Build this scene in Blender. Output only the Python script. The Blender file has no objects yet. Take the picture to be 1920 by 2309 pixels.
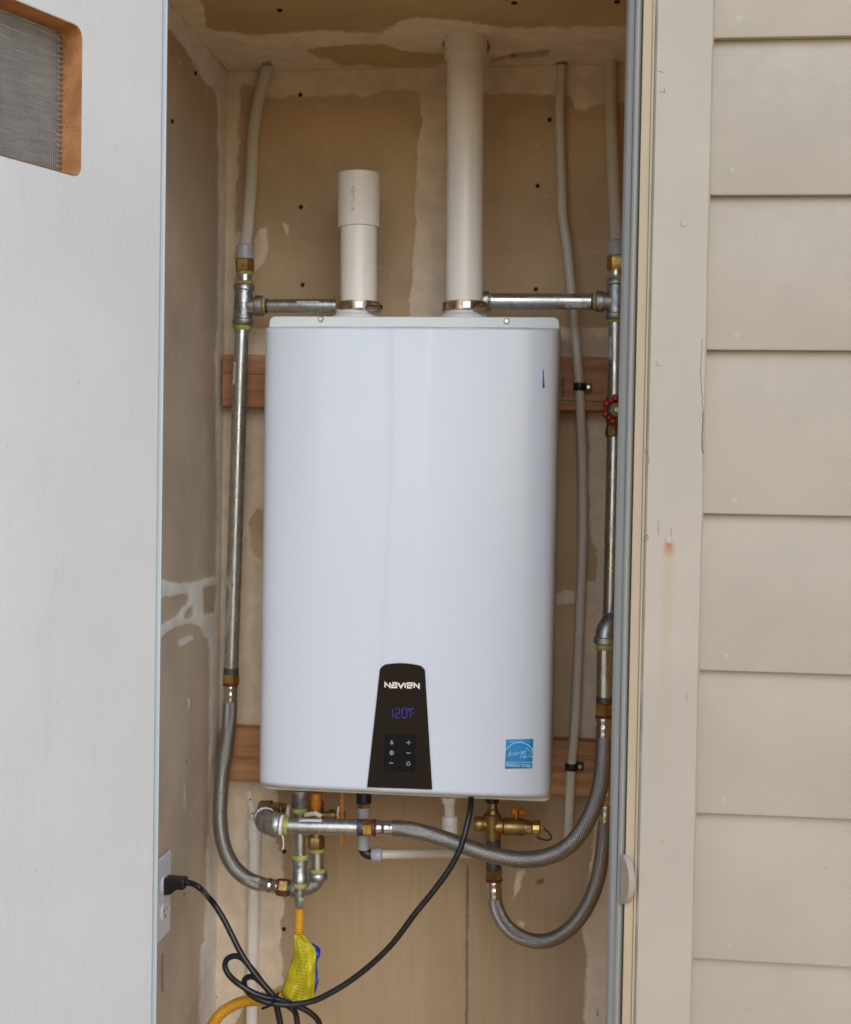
import bpy, bmesh, math, random
import numpy as np
from mathutils import Vector, Matrix, noise as mnoise

random.seed(7)
SC = bpy.context.scene
COL = SC.collection

# ------------------------------------------------------------------ camera, sky, sun, exposure
CAM_POS = Vector((0.0, 0.0, 1.50))
YAW, PITCH, ROLL = math.radians(6.5), math.radians(-1.62), math.radians(0.97)
F, PW, PH = 3000.0, 1920.0, 2309.0          # focal length and frame of the photograph, in its pixels
RM = Matrix.Rotation(YAW, 3, 'Z') @ Matrix.Rotation(math.radians(90) + PITCH, 3, 'X') @ Matrix.Rotation(ROLL, 3, 'Z')
cam_d = bpy.data.cameras.new('camera')
cam = bpy.data.objects.new('camera', cam_d)
COL.objects.link(cam)
cam.matrix_world = Matrix.Translation(CAM_POS) @ RM.to_4x4()
cam_d.sensor_fit = 'HORIZONTAL'
cam_d.sensor_width = 36.0
cam_d.lens = 36.0 * F / PW
cam_d.clip_start, cam_d.clip_end = 0.05, 500.0
cam_d.dof.use_dof = True
cam_d.dof.focus_distance = 1.80
cam_d.dof.aperture_fstop = 9.0
SC.camera = cam

SUN_EL, SUN_AZ = math.radians(31), math.radians(17)   # azimuth: degrees from straight behind the camera, minus = to its left
world = bpy.data.worlds.new('World')
SC.world = world
world.use_nodes = True
wn = world.node_tree
bg = wn.nodes['Background']
sky = wn.nodes.new('ShaderNodeTexSky')
sky.sky_type = 'NISHITA'
sky.sun_disc = False
sky.sun_elevation = SUN_EL
sky.sun_rotation = math.pi - SUN_AZ
sky.air_density = 1.0
sky.dust_density = 0.5
sky.ozone_density = 1.6
wn.links.new(sky.outputs[0], bg.inputs[0])
bg.inputs[1].default_value = 0.15
sun_d = bpy.data.lights.new('sun', 'SUN')
sun_d.energy = 0.9
sun_d.angle = math.radians(40)
sun_d.color = (1.0, 0.985, 0.96)
sun = bpy.data.objects.new('sun', sun_d)
COL.objects.link(sun)
sun_dir = Vector((math.sin(SUN_AZ) * math.cos(SUN_EL), -math.cos(SUN_AZ) * math.cos(SUN_EL), math.sin(SUN_EL)))
sun.rotation_euler = sun_dir.to_track_quat('Z', 'Y').to_euler()
vs = SC.view_settings
vs.view_transform = 'Standard'
vs.look = 'None'
vs.gamma = 1.0
vs.use_curve_mapping = False
vs.exposure = 0.57

# ------------------------------------------------------------------ from photograph pixels to points of the place
def ray(px, py):
    return RM @ Vector(((px - PW / 2) / F, -(py - PH / 2) / F, -1.0))
def at(px, py, Y):                       # on the plane y = Y
    d = ray(px, py)
    return CAM_POS + d * (Y / d.y)
def atx(px, py, X):                      # on the plane x = X
    d = ray(px, py)
    return CAM_POS + d * (X / d.x)
def atz(px, py, Z):
    d = ray(px, py)
    return CAM_POS + d * ((Z - CAM_POS.z) / d.z)
def atp(px, py, p0, n):
    d = ray(px, py)
    return CAM_POS + d * ((p0 - CAM_POS).dot(n) / d.dot(n))
def m(px, Y):                            # pixels to metres at distance Y
    return px * Y / F * 1.01
RT = np.array(RM.transposed())
def project(P):                          # points (n,3) to photograph pixels
    q = (P - np.array(CAM_POS)) @ RT.T
    return np.stack([PW / 2 + F * q[:, 0] / -q[:, 2], PH / 2 - F * q[:, 1] / -q[:, 2]], 1)

# ------------------------------------------------------------------ objects
def tag(o, label=None, cat=None, group=None, kind=None):
    if label: o['label'] = label
    if cat: o['category'] = cat
    if group: o['group'] = group
    if kind: o['kind'] = kind
    return o
def thing(name, loc, label, cat, group=None):
    o = bpy.data.objects.new(name, None)
    COL.objects.link(o)
    o.location = loc
    o.empty_display_size = 0.05
    return tag(o, label, cat, group)
def link(name, me, mat=None, parent=None):
    o = bpy.data.objects.new(name, me)
    COL.objects.link(o)
    if mat is not None:
        me.materials.clear()
        me.materials.append(mat)
    if parent is not None:
        o.parent = parent
        w = Vector((0, 0, 0))
        p = parent
        while p is not None:
            w += p.location
            p = p.parent
        o.location = -w                  # meshes are modelled in place coordinates
    return o
class MB:                                # collects shapes, then becomes ONE mesh object
    def __init__(s):
        s.v, s.f, s.uv = [], [], []
    def add(s, v, f, uv=None):
        b = len(s.v)
        s.v += [tuple(p) for p in v]
        for k, q in enumerate(f):
            s.f.append(tuple(b + i for i in q))
            s.uv.append(uv[k] if uv else [(0, 0)] * len(q))
        return s
    def box(s, a, b):
        x0, x1 = sorted((a[0], b[0])); y0, y1 = sorted((a[1], b[1])); z0, z1 = sorted((a[2], b[2]))
        v = [(x, y, z) for z in (z0, z1) for y in (y0, y1) for x in (x0, x1)]
        return s.add(v, [(0, 2, 3, 1), (4, 5, 7, 6), (0, 1, 5, 4), (1, 3, 7, 5), (3, 2, 6, 7), (2, 0, 4, 6)])
    def sweep(s, pts, r, sides=16, caps=True, phase=0.0):   # r: number, list or function of the length along
        pts = [Vector(p) for p in pts]
        n = len(pts)
        T = [((pts[min(i + 1, n - 1)] - pts[max(i - 1, 0)]).normalized()) for i in range(n)]
        up = Vector((0, 0, 1)) if abs(T[0].z) < 0.9 else Vector((0, -1, 0))
        N = (up - T[0] * up.dot(T[0])).normalized()
        L, v, f, uv = 0.0, [], [], []
        Ls = []
        for i in range(n):
            if i:
                L += (pts[i] - pts[i - 1]).length
                N = (N - T[i] * N.dot(T[i])).normalized()
            B = T[i].cross(N)
            rr = r(L) if callable(r) else (r[i] if isinstance(r, (list, tuple)) else r)
            Ls.append(L)
            for k in range(sides):
                a = 2 * math.pi * k / sides + phase
                v.append(pts[i] + (N * math.cos(a) + B * math.sin(a)) * rr)
        for i in range(n - 1):
            for k in range(sides):
                k2 = (k + 1) % sides
                f.append((i * sides + k, i * sides + k2, (i + 1) * sides + k2, (i + 1) * sides + k))
                uv.append([(k / sides, Ls[i]), ((k + 1) / sides, Ls[i]), ((k + 1) / sides, Ls[i + 1]), (k / sides, Ls[i + 1])])
        if caps:
            f.append(tuple(reversed(range(sides)))); uv.append([(0, 0)] * sides)
            f.append(tuple((n - 1) * sides + k for k in range(sides))); uv.append([(0, 0)] * sides)
        return s.add(v, f, uv)
    def turned(s, p0, p1, prof, sides=24, phase=0.0):       # prof: (fraction of p0->p1, radius)
        p0, p1 = Vector(p0), Vector(p1)
        ax = (p1 - p0)
        t = ax.normalized()
        up = Vector((0, 0, 1)) if abs(t.z) < 0.9 else Vector((0, -1, 0))
        N = (up - t * up.dot(t)).normalized()
        B = t.cross(N)
        v, f, uv = [], [], []
        n = len(prof)
        for (a, r) in prof:
            c = p0 + ax * a
            for k in range(sides):
                an = 2 * math.pi * k / sides + phase
                v.append(c + (N * math.cos(an) + B * math.sin(an)) * max(r, 1e-5))
        for i in range(n - 1):
            for k in range(sides):
                k2 = (k + 1) % sides
                f.append((i * sides + k, i * sides + k2, (i + 1) * sides + k2, (i + 1) * sides + k))
                l0, l1 = prof[i][0] * ax.length, prof[i + 1][0] * ax.length
                uv.append([(k / sides, l0), ((k + 1) / sides, l0), ((k + 1) / sides, l1), (k / sides, l1)])
        f.append(tuple(reversed(range(sides)))); uv.append([(0, 0)] * sides)
        f.append(tuple((n - 1) * sides + k for k in range(sides))); uv.append([(0, 0)] * sides)
        return s.add(v, f, uv)
    def ribbon(s, pts, w, y0, th=0.0006, closed=False):     # flat stroke in x,z facing the camera side (-y), mitred
        P = [Vector((p[0], p[1])) for p in pts]
        n = len(P)
        L, R_ = [], []
        for i in range(n):
            a = P[(i - 1) % n] if (closed or i > 0) else None
            b = P[(i + 1) % n] if (closed or i < n - 1) else None
            d1 = (P[i] - a).normalized() if a is not None else (b - P[i]).normalized()
            d2 = (b - P[i]).normalized() if b is not None else d1
            t = d1 + d2
            t = t.normalized() if t.length > 1e-6 else d1
            nn = Vector((-t.y, t.x))
            k = 1.0 / max(0.45, abs(nn.dot(Vector((-d1.y, d1.x)))))
            L.append(P[i] + nn * w * 0.5 * k); R_.append(P[i] - nn * w * 0.5 * k)
        v = []
        for i in range(n):
            v += [(L[i].x, y0, L[i].y), (R_[i].x, y0, R_[i].y), (L[i].x, y0 + th, L[i].y), (R_[i].x, y0 + th, R_[i].y)]
        f = []
        for i in range(n if closed else n - 1):
            a, b = 4 * i, 4 * ((i + 1) % n)
            f += [(a, a + 1, b + 1, b), (a + 2, b + 2, b + 3, a + 3), (a, b, b + 2, a + 2), (a + 1, a + 3, b + 3, b + 1)]
        if not closed:
            a = 4 * (n - 1)
            f += [(0, 2, 3, 1), (a, a + 1, a + 3, a + 2)]
        return s.add(v, f)
    def prism(s, poly, y0, y1):                             # (x,z) outline extruded from y0 to y1
        n = len(poly)
        v = [(p[0], y0, p[1]) for p in poly] + [(p[0], y1, p[1]) for p in poly]
        f = [tuple(range(n)), tuple(reversed(range(n, 2 * n)))]
        f += [(i, i + n, (i + 1) % n + n, (i + 1) % n) for i in range(n)]
        return s.add(v, f)
    def post(s, poly, z0, z1):                              # (x,y) outline extruded from z0 to z1
        n = len(poly)
        v = [(p[0], p[1], z0) for p in poly] + [(p[0], p[1], z1) for p in poly]
        f = [tuple(reversed(range(n))), tuple(range(n, 2 * n))]
        f += [(i, (i + 1) % n, (i + 1) % n + n, i + n) for i in range(n)]
        return s.add(v, f)
    def mesh(s, name, smooth=True, angle=35):
        me = bpy.data.meshes.new(name)
        me.from_pydata(s.v, [], s.f)
        ul = me.uv_layers.new(name='UVMap')
        flat = [c for q in s.uv for p in q for c in p]
        ul.data.foreach_set('uv', flat)
        bm = bmesh.new(); bm.from_mesh(me)
        bmesh.ops.recalc_face_normals(bm, faces=bm.faces)
        bm.to_mesh(me); bm.free()
        if smooth:
            me.polygons.foreach_set('use_smooth', [True] * len(me.polygons))
            me.set_sharp_from_angle(angle=math.radians(angle))
        return me
    def build(s, name, mat, parent=None, smooth=True, angle=35, bevel=0.0, seg=2):
        o = link(name, s.mesh(name, smooth, angle), mat, parent)
        if bevel:
            b = o.modifiers.new('bevel', 'BEVEL')
            b.width, b.segments, b.limit_method, b.angle_limit = bevel, seg, 'ANGLE', math.radians(40)
            b.harden_normals = False
        return o
def smoothline(pts, step=0.006):         # Catmull-Rom through the points, resampled evenly
    P = [Vector(p) for p in pts]
    Q = [P[0] * 2 - P[1]] + P + [P[-1] * 2 - P[-2]]
    out = []
    for i in range(1, len(Q) - 2):
        a, b, c, d = Q[i - 1], Q[i], Q[i + 1], Q[i + 2]
        n = max(2, int((c - b).length / step))
        for k in range(n):
            t = k / n
            out.append(0.5 * ((2 * b) + (c - a) * t + (2 * a - 5 * b + 4 * c - d) * t * t + (3 * b - a - 3 * c + d) * t ** 3))
    out.append(P[-1])
    return out
def arc3(p0, p1, p2, n=10):              # quadratic bend from p0 over corner p1 to p2
    p0, p1, p2 = Vector(p0), Vector(p1), Vector(p2)
    return [p0 * (1 - t) ** 2 + p1 * 2 * t * (1 - t) + p2 * t * t for t in [i / n for i in range(n + 1)]]
def text_mesh(body, size, mat, parent, name, pos, shear=0.0, offset=0.0, sx=1.0):
    cu = bpy.data.curves.new(name, 'FONT')
    cu.body, cu.size, cu.align_x, cu.align_y, cu.shear, cu.offset = body, size, 'CENTER', 'CENTER', shear, offset
    tmp = bpy.data.objects.new('tmp', cu)
    COL.objects.link(tmp)
    dg = bpy.context.evaluated_depsgraph_get()
    me = bpy.data.meshes.new_from_object(tmp.evaluated_get(dg))
    bpy.data.objects.remove(tmp)
    me.name = name
    for v in me.vertices:
        x, y = v.co.x * sx, v.co.y
        v.co = Vector((pos[0] + x, pos[1], pos[2] + y))
    return link(name, me, mat, parent)

# ------------------------------------------------------------------ materials
class NT:
    def __init__(s, name):
        s.m = bpy.data.materials.new(name); s.m.use_nodes = True
        s.t = s.m.node_tree
        s.b = s.t.nodes['Principled BSDF']
    def n(s, typ, **kw):
        o = s.t.nodes.new(typ)
        for k, v in kw.items(): setattr(o, k, v)
        return o
    def l(s, a, b): s.t.links.new(a, b)
    def val(s, sock, v):
        if hasattr(v, 'links') or isinstance(v, bpy.types.NodeSocket): s.l(v, sock)
        else: sock.default_value = v
    def math(s, op, a, b=0.0, c=0.0, clamp=False):
        o = s.n('ShaderNodeMath', operation=op, use_clamp=clamp)
        s.val(o.inputs[0], a); s.val(o.inputs[1], b)
        if len(o.inputs) > 2: s.val(o.inputs[2], c)
        return o.outputs[0]
    def mix(s, fac, a, b):
        o = s.n('ShaderNodeMix', data_type='RGBA')
        s.val(o.inputs['Factor'], fac)
        s.val(o.inputs[6], (*a, 1) if isinstance(a, tuple) else a)
        s.val(o.inputs[7], (*b, 1) if isinstance(b, tuple) else b)
        return o.outputs[2]
    def coords(s, scale=(1, 1, 1)):
        tc = s.n('ShaderNodeTexCoord'); mp = s.n('ShaderNodeMapping')
        mp.inputs['Scale'].default_value = scale
        s.l(tc.outputs['Object'], mp.inputs[0])
        return mp.outputs[0]
    def noise(s, scale, detail=4, rough=0.55, stretch=(1, 1, 1), vec=None):
        o = s.n('ShaderNodeTexNoise')
        s.l(vec if vec is not None else s.coords(stretch), o.inputs['Vector'])
        o.inputs['Scale'].default_value = scale; o.inputs['Detail'].default_value = detail
        o.inputs['Roughness'].default_value = rough
        return o.outputs['Fac']
    def step(s, v, lo, hi, a=0.0, b=1.0):
        o = s.n('ShaderNodeMapRange', interpolation_type='SMOOTHSTEP')
        s.val(o.inputs[0], v)
        for i, q in enumerate((lo, hi, a, b)): s.val(o.inputs[i + 1], q)
        return o.outputs[0]
    def attr(s, name):
        return s.n('ShaderNodeAttribute', attribute_name=name).outputs['Fac']
    def bump(s, h, strength=0.3, dist=0.001):
        o = s.n('ShaderNodeBump')
        o.inputs['Strength'].default_value = strength; o.inputs['Distance'].default_value = dist
        s.l(h, o.inputs['Height']); s.l(o.outputs[0], s.b.inputs['Normal'])
    def out(s, col=None, rough=None, metal=0.0, spec=None):
        if col is not None: s.val(s.b.inputs['Base Color'], (*col, 1) if isinstance(col, tuple) else col)
        if rough is not None: s.val(s.b.inputs['Roughness'], rough)
        s.val(s.b.inputs['Metallic'], metal)
        if spec is not None: s.val(s.b.inputs['Specular IOR Level'], spec)
        return s.m
def dim(c, k): return tuple(min(1.0, q * k) for q in c)
def simple(name, c, rough=0.5, metal=0.0, var=0.12, scale=40, bump=0.15, fine=400, stretch=(1, 1, 1), spec=None, dist=0.0006):
    M = NT(name)
    a = M.noise(scale, 5, 0.6, stretch)
    col = M.mix(M.step(a, 0.3, 0.7), dim(c, 1 - var), dim(c, 1 + var))
    M.bump(M.noise(fine, 3, 0.6, stretch), bump, dist)
    r2 = M.step(M.noise(scale * 2.3, 3), 0.3, 0.7, rough * 0.85, min(1, rough * 1.15))
    return M.out(col, r2, metal, spec)

def mat_siding(name, c, streak=True):
    M = NT(name)
    a = M.noise(5, 5, 0.6); b = M.noise(55, 4, 0.6); g = M.noise(9, 4, 0.65, (1, 1, 0.15))
    col = M.mix(M.step(a, 0.3, 0.75), dim(c, 0.93), dim(c, 1.05))
    col = M.mix(M.math('MULTIPLY', M.step(g, 0.55, 0.8), 0.30), col, (0.36, 0.31, 0.24))
    speck = M.step(M.noise(170, 2, 0.4), 0.75, 0.775)
    col = M.mix(M.math('MULTIPLY', speck, 0.25), col, (0.22, 0.18, 0.14))
    h = M.math('ADD', M.math('MULTIPLY', b, 1.0), M.math('MULTIPLY', M.noise(420, 3, 0.6, (0.35, 1, 1)), 0.45))
    M.bump(h, 0.16, 0.0012)
    return M.out(col, M.step(b, 0.3, 0.7, 0.45, 0.62), 0, 0.35)
PAINT = (0.418, 0.370, 0.302)
MAT = {}
MAT['siding'] = mat_siding('beige_house_paint', PAINT)
def mat_trim():
    M = NT('beige_trim_paint')
    c = PAINT
    a = M.noise(6, 5, 0.6); b = M.noise(40, 4, 0.6, (1, 1, 0.2))
    col = M.mix(M.step(a, 0.3, 0.75), dim(c, 0.96), dim(c, 1.06))
    geo = M.n('ShaderNodeNewGeometry'); sep = M.n('ShaderNodeSeparateXYZ'); M.l(geo.outputs['Position'], sep.inputs[0])
    p = at(1509, 1225, 1.60); q = at(1504, 1560, 1.60)
    dx = M.math('ABSOLUTE', M.math('SUBTRACT', M.math('ADD', sep.outputs[0], M.math('MULTIPLY', M.math('SUBTRACT', M.noise(30, 3), 0.5), 0.006)), p.x))
    dz = M.math('SUBTRACT', p.z, sep.outputs[2])
    run = M.math('MULTIPLY', M.step(dx, 0.001, 0.010, 1, 0), M.math('MULTIPLY', M.step(dz, 0.002, 0.012), M.step(dz, 0.03, 0.30, 1, 0)))
    spot = M.math('MULTIPLY', M.step(dx, 0.001, 0.009, 1, 0), M.math('MULTIPLY', M.step(dz, -0.003, 0.003), M.step(dz, 0.003, 0.020, 1, 0)))
    col = M.mix(M.math('MULTIPLY', run, 0.42), col, (0.40, 0.31, 0.17))
    col = M.mix(M.math('MULTIPLY', spot, 0.85), col, (0.36, 0.15, 0.05))
    h = M.math('ADD', b, M.math('MULTIPLY', M.noise(300, 3, 0.6, (1, 1, 0.12)), 0.5))
    M.bump(h, 0.2, 0.0012)
    return M.out(col, 0.5, 0, 0.35)
MAT['trim'] = mat_trim()
MAT['jamb'] = simple('tan_jamb_paint', (0.48, 0.385, 0.26), 0.5, 0, 0.08, 14, 0.2, 250, (1, 1, 0.2))
MAT['jamb_edge'] = simple('olive_jamb_paint', (0.44, 0.36, 0.23), 0.55, 0, 0.08, 14, 0.2, 250, (1, 1, 0.2))
MAT['latch'] = simple('painted_latch', (0.36, 0.30, 0.235), 0.5, 0, 0.08, 30, 0.2)
MAT['strip'] = simple('grey_weatherstrip', (0.28, 0.28, 0.255), 0.5, 0.0, 0.10, 12, 0.12, 200, (1, 1, 0.05))
MAT['carrier'] = simple('grey_green_carrier', (0.38, 0.385, 0.375), 0.5, 0.0, 0.08, 12, 0.1, 200, (1, 1, 0.05))
def mat_door():
    M = NT('white_door_paint')
    c = (0.665, 0.665, 0.65)
    a = M.noise(3.5, 5, 0.6); g = M.noise(14, 5, 0.65, (1, 1, 0.10)); f = M.noise(60, 4, 0.6, (1, 1, 0.2))
    col = M.mix(M.step(a, 0.3, 0.75), dim(c, 0.95), dim(c, 1.04))
    col = M.mix(M.math('MULTIPLY', M.step(g, 0.56, 0.78), 0.22), col, (0.52, 0.47, 0.38))
    col = M.mix(M.math('MULTIPLY', M.step(M.noise(110, 2, 0.4), 0.75, 0.78), 0.25), col, (0.35, 0.30, 0.24))
    h = M.math('ADD', f, M.math('MULTIPLY', M.noise(350, 3, 0.6, (1, 1, 0.15)), 0.5))
    sc = M.step(M.noise(26, 6, 0.7, (1, 1, 0.35)), 0.63, 0.70)
    col = M.mix(M.math('MULTIPLY', sc, 0.16), col, (0.45, 0.42, 0.36))
    M.bump(M.math('ADD', h, M.math('MULTIPLY', M.noise(160, 4, 0.7), 0.8)), 0.35, 0.0012)
    return M.out(col, 0.5, 0, 0.35)
MAT['door'] = mat_door()
MAT['door_edge'] = simple('blue_grey_edge_paint', (0.46, 0.52, 0.54), 0.5, 0, 0.06, 12, 0.15, 200, (1, 1, 0.1))
def mat_rawwood():
    M = NT('raw_particle_wood')
    a = M.noise(30, 5, 0.6); s_ = M.noise(620, 3, 0.6)
    col = M.mix(M.step(a, 0.3, 0.7), (0.30, 0.125, 0.045), (0.44, 0.20, 0.075))
    col = M.mix(M.math('MULTIPLY', M.step(s_, 0.56, 0.64), 0.75), col, (0.09, 0.035, 0.015))
    M.bump(s_, 0.6, 0.001)
    return M.out(col, 0.8)
MAT['rawwood'] = mat_rawwood()
MAT['screen'] = simple('grey_screen_wire', (0.42, 0.40, 0.37), 0.45, 0.6, 0.1, 30, 0.1)
def mat_enamel():
    M = NT('white_enamel')
    a = M.noise(4, 3)
    col = M.mix(a, (0.60, 0.655, 0.735), (0.63, 0.68, 0.755))
    M.bump(M.noise(900, 2, 0.5), 0.03, 0.0003)
    M.out(col, M.step(M.noise(9, 5, 0.65), 0.3, 0.75, 0.19, 0.25), 0, 0.5)
    return M.m
MAT['enamel'] = mat_enamel()
MAT['case'] = simple('white_case_paint', (0.68, 0.685, 0.69), 0.4, 0, 0.03, 10, 0.05)
def mat_blackglass():
    M = NT('black_gloss_panel')
    M.bump(M.noise(20, 2), 0.03, 0.001)
    M.out((0.010, 0.007, 0.006), 0.12, 0, 0.35)
    return M.m
MAT['black'] = mat_blackglass()
MAT['softblack'] = simple('black_matte_plastic', (0.012, 0.012, 0.013), 0.35, 0, 0.2, 40, 0.1)
def mat_emit(name, c, e, base):
    M = NT(name)
    k = M.noise(300, 2)
    M.val(M.b.inputs['Emission Color'], (*c, 1)); M.val(M.b.inputs['Emission Strength'], M.step(k, 0.2, 0.8, e * 0.6, e * 1.2))
    return M.out(base, 0.4)
MAT['digit'] = mat_emit('violet_led', (0.10, 0.05, 1.0), 0.22, (0.02, 0.02, 0.08))
MAT['keypad'] = simple('black_keypad_film', (0.006, 0.006, 0.007), 0.30, 0, 0.1, 40, 0.03, spec=0.15)
MAT['icon'] = simple('grey_icon_print', (0.34, 0.34, 0.37), 0.5, 0, 0.1)
MAT['logo'] = simple('pale_logo_print', (0.80, 0.74, 0.70), 0.4, 0, 0.04)
MAT['bluesticker'] = simple('blue_sticker_print', (0.012, 0.26, 0.56), 0.4, 0, 0.06, 60)
MAT['paleblue'] = simple('pale_blue_print', (0.30, 0.58, 0.85), 0.4, 0, 0.05, 60)
MAT['bluetape'] = simple('blue_tape', (0.02, 0.16, 0.45), 0.5, 0, 0.1)
MAT['pvc'] = simple('white_pvc', (0.80, 0.765, 0.71), 0.33, 0, 0.03, 12, 0.06, 300)
MAT['pvc_cream'] = simple('cream_pvc', (0.74, 0.66, 0.55), 0.33, 0, 0.04, 12, 0.06, 300)
MAT['ink'] = simple('grey_ink', (0.12, 0.12, 0.14), 0.6, 0, 0.2)
def mat_galv():
    M = NT('galvanised_steel')
    v = M.n('ShaderNodeTexVoronoi'); v.inputs['Scale'].default_value = 160; M.l(M.coords((1, 1, 0.5)), v.inputs['Vector'])
    a = M.noise(30, 4, 0.6)
    col = M.mix(v.outputs['Color'], (0.50, 0.52, 0.53), (0.70, 0.72, 0.72))
    col = M.mix(M.math('MULTIPLY', M.step(a, 0.5, 0.8), 0.45), col, (0.30, 0.29, 0.26))
    M.bump(M.noise(220, 3), 0.12, 0.0006)
    return M.out(col, M.step(a, 0.3, 0.7, 0.22, 0.38), 1.0)
MAT['galv'] = mat_galv()
def mat_cast():
    M = NT('galvanised_casting')
    a = M.noise(90, 4, 0.6); b = M.noise(18, 3)
    col = M.mix(M.step(a, 0.3, 0.7), (0.32, 0.34, 0.35), (0.56, 0.58, 0.59))
    M.bump(M.math('ADD', a, M.noise(300, 3)), 0.5, 0.0012)
    return M.out(col, M.step(b, 0.3, 0.7, 0.32, 0.5), 1.0)
MAT['cast'] = mat_cast()
MAT['brass'] = simple('yellow_brass', (0.52, 0.34, 0.11), 0.32, 1.0, 0.18, 60, 0.15)
MAT['dullbrass'] = simple('dull_brass', (0.38, 0.27, 0.11), 0.42, 1.0, 0.25, 50, 0.3)
MAT['copper'] = simple('zinc_copper_clamp', (0.50, 0.38, 0.27), 0.28, 1.0, 0.25, 60, 0.1)
MAT['darkband'] = simple('dark_thread_steel', (0.10, 0.10, 0.10), 0.5, 0.6, 0.3, 60, 0.3)
MAT['redring'] = simple('dark_red_washer', (0.14, 0.02, 0.015), 0.5, 0, 0.2)
MAT['sealant'] = simple('yellow_thread_paste', (0.36, 0.33, 0.10), 0.6, 0, 0.25, 120, 0.5, 300)
MAT['tape'] = simple('white_thread_tape', (0.75, 0.75, 0.74), 0.5, 0, 0.04)
MAT['greyplastic'] = simple('grey_coupling_plastic', (0.38, 0.38, 0.42), 0.4, 0, 0.1, 40)
MAT['label'] = simple('printed_pipe_label', (0.50, 0.51, 0.50), 0.5, 0, 0.3, 150)
def mat_tube():
    M = NT('milky_plastic_tube')
    M.out(M.mix(M.noise(15, 3), (0.62, 0.57, 0.48), (0.72, 0.67, 0.58)), 0.28, 0, 0.5)
    M.b.inputs['Transmission Weight'].default_value = 0.12
    return M.m
MAT['tube'] = mat_tube()
def mat_braid():
    M = NT('stainless_braid')
    uv = M.n('ShaderNodeUVMap'); sep = M.n('ShaderNodeSeparateXYZ'); M.l(uv.outputs[0], sep.inputs[0])
    u, v = sep.outputs[0], sep.outputs[1]
    A = M.math('ADD', M.math('MULTIPLY', u, 18.0), M.math('MULTIPLY', v, 270.0))
    B = M.math('SUBTRACT', M.math('MULTIPLY', u, 18.0), M.math('MULTIPLY', v, 270.0))
    wa = M.math('SINE', M.math('MULTIPLY', A, 2 * math.pi)); wb = M.math('SINE', M.math('MULTIPLY', B, 2 * math.pi))
    h = M.math('MAXIMUM', wa, wb)
    col = M.mix(M.step(h, -0.3, 0.8), (0.12, 0.12, 0.12), (0.58, 0.585, 0.58))
    M.bump(h, 0.75, 0.0007)
    return M.out(col, 0.28, 1.0)
MAT['braid'] = mat_braid()
MAT['ferrule'] = simple('polished_ferrule', (0.60, 0.58, 0.55), 0.18, 1.0, 0.1, 60, 0.05)
MAT['cord'] = simple('black_rubber', (0.014, 0.014, 0.015), 0.38, 0, 0.2, 60, 0.15)
MAT['yellow'] = simple('yellow_hose_coat', (0.62, 0.30, 0.012), 0.45, 0, 0.10, 40, 0.1)
def mat_yellowtag():
    M = NT('yellow_tag_print')
    uv = M.n('ShaderNodeUVMap'); sep = M.n('ShaderNodeSeparateXYZ'); M.l(uv.outputs[0], sep.inputs[0])
    u, v = sep.outputs[0], sep.outputs[1]
    line = M.step(M.math('SINE', M.math('MULTIPLY', v, 2 * math.pi * 24)), 0.0, 0.5)
    blk = M.math('MULTIPLY', M.step(u, 0.30, 0.34), M.step(u, 0.66, 0.70, 1, 0))
    wd = M.step(M.noise(420, 2, 0.5, (1, 1, 0.4)), 0.36, 0.48)
    k = M.math('MULTIPLY', M.math('MULTIPLY', line, blk), M.math('MULTIPLY', wd, 0.8))
    col = M.mix(k, (0.54, 0.46, 0.015), (0.30, 0.24, 0.02))
    return M.out(col, 0.35)
MAT['ytag'] = mat_yellowtag()
MAT['bluetag'] = simple('blue_tag_print', (0.02, 0.06, 0.42), 0.4, 0, 0.5, 140)
MAT['paper'] = simple('pale_card', (0.55, 0.45, 0.36), 0.6, 0, 0.05)
MAT['orange'] = simple('orange_handle', (0.60, 0.20, 0.015), 0.4, 0, 0.1)
MAT['red'] = simple('red_handle_paint', (0.30, 0.010, 0.012), 0.35, 0, 0.15)
MAT['green'] = simple('green_washer', (0.10, 0.20, 0.10), 0.4, 0.3, 0.1)
MAT['plate'] = simple('white_wall_plate', (0.70, 0.70, 0.74), 0.3, 0, 0.0, 10, 0.02)
MAT['darkhole'] = simple('dark_slot', (0.02, 0.018, 0.016), 0.7, 0, 0.1)
MAT['screw'] = simple('black_drywall_screw', (0.018, 0.016, 0.014), 0.5, 0.4, 0.2)
MAT['zinc'] = simple('zinc_screw', (0.55, 0.52, 0.40), 0.3, 1.0, 0.1)
def mat_lumber():
    M = NT('fir_lumber')
    g = M.noise(9, 6, 0.65, (0.5, 1, 9)); f = M.noise(60, 3, 0.6, (0.06, 1, 1))
    col = M.mix(M.step(g, 0.3, 0.7), (0.34, 0.15, 0.065), (0.52, 0.27, 0.13))
    col = M.mix(M.math('MULTIPLY', M.step(f, 0.5, 0.75), 0.5), col, (0.20, 0.080, 0.036))
    M.bump(f, 0.3, 0.001)
    return M.out(col, 0.7)
MAT['lumber'] = mat_lumber()
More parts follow.
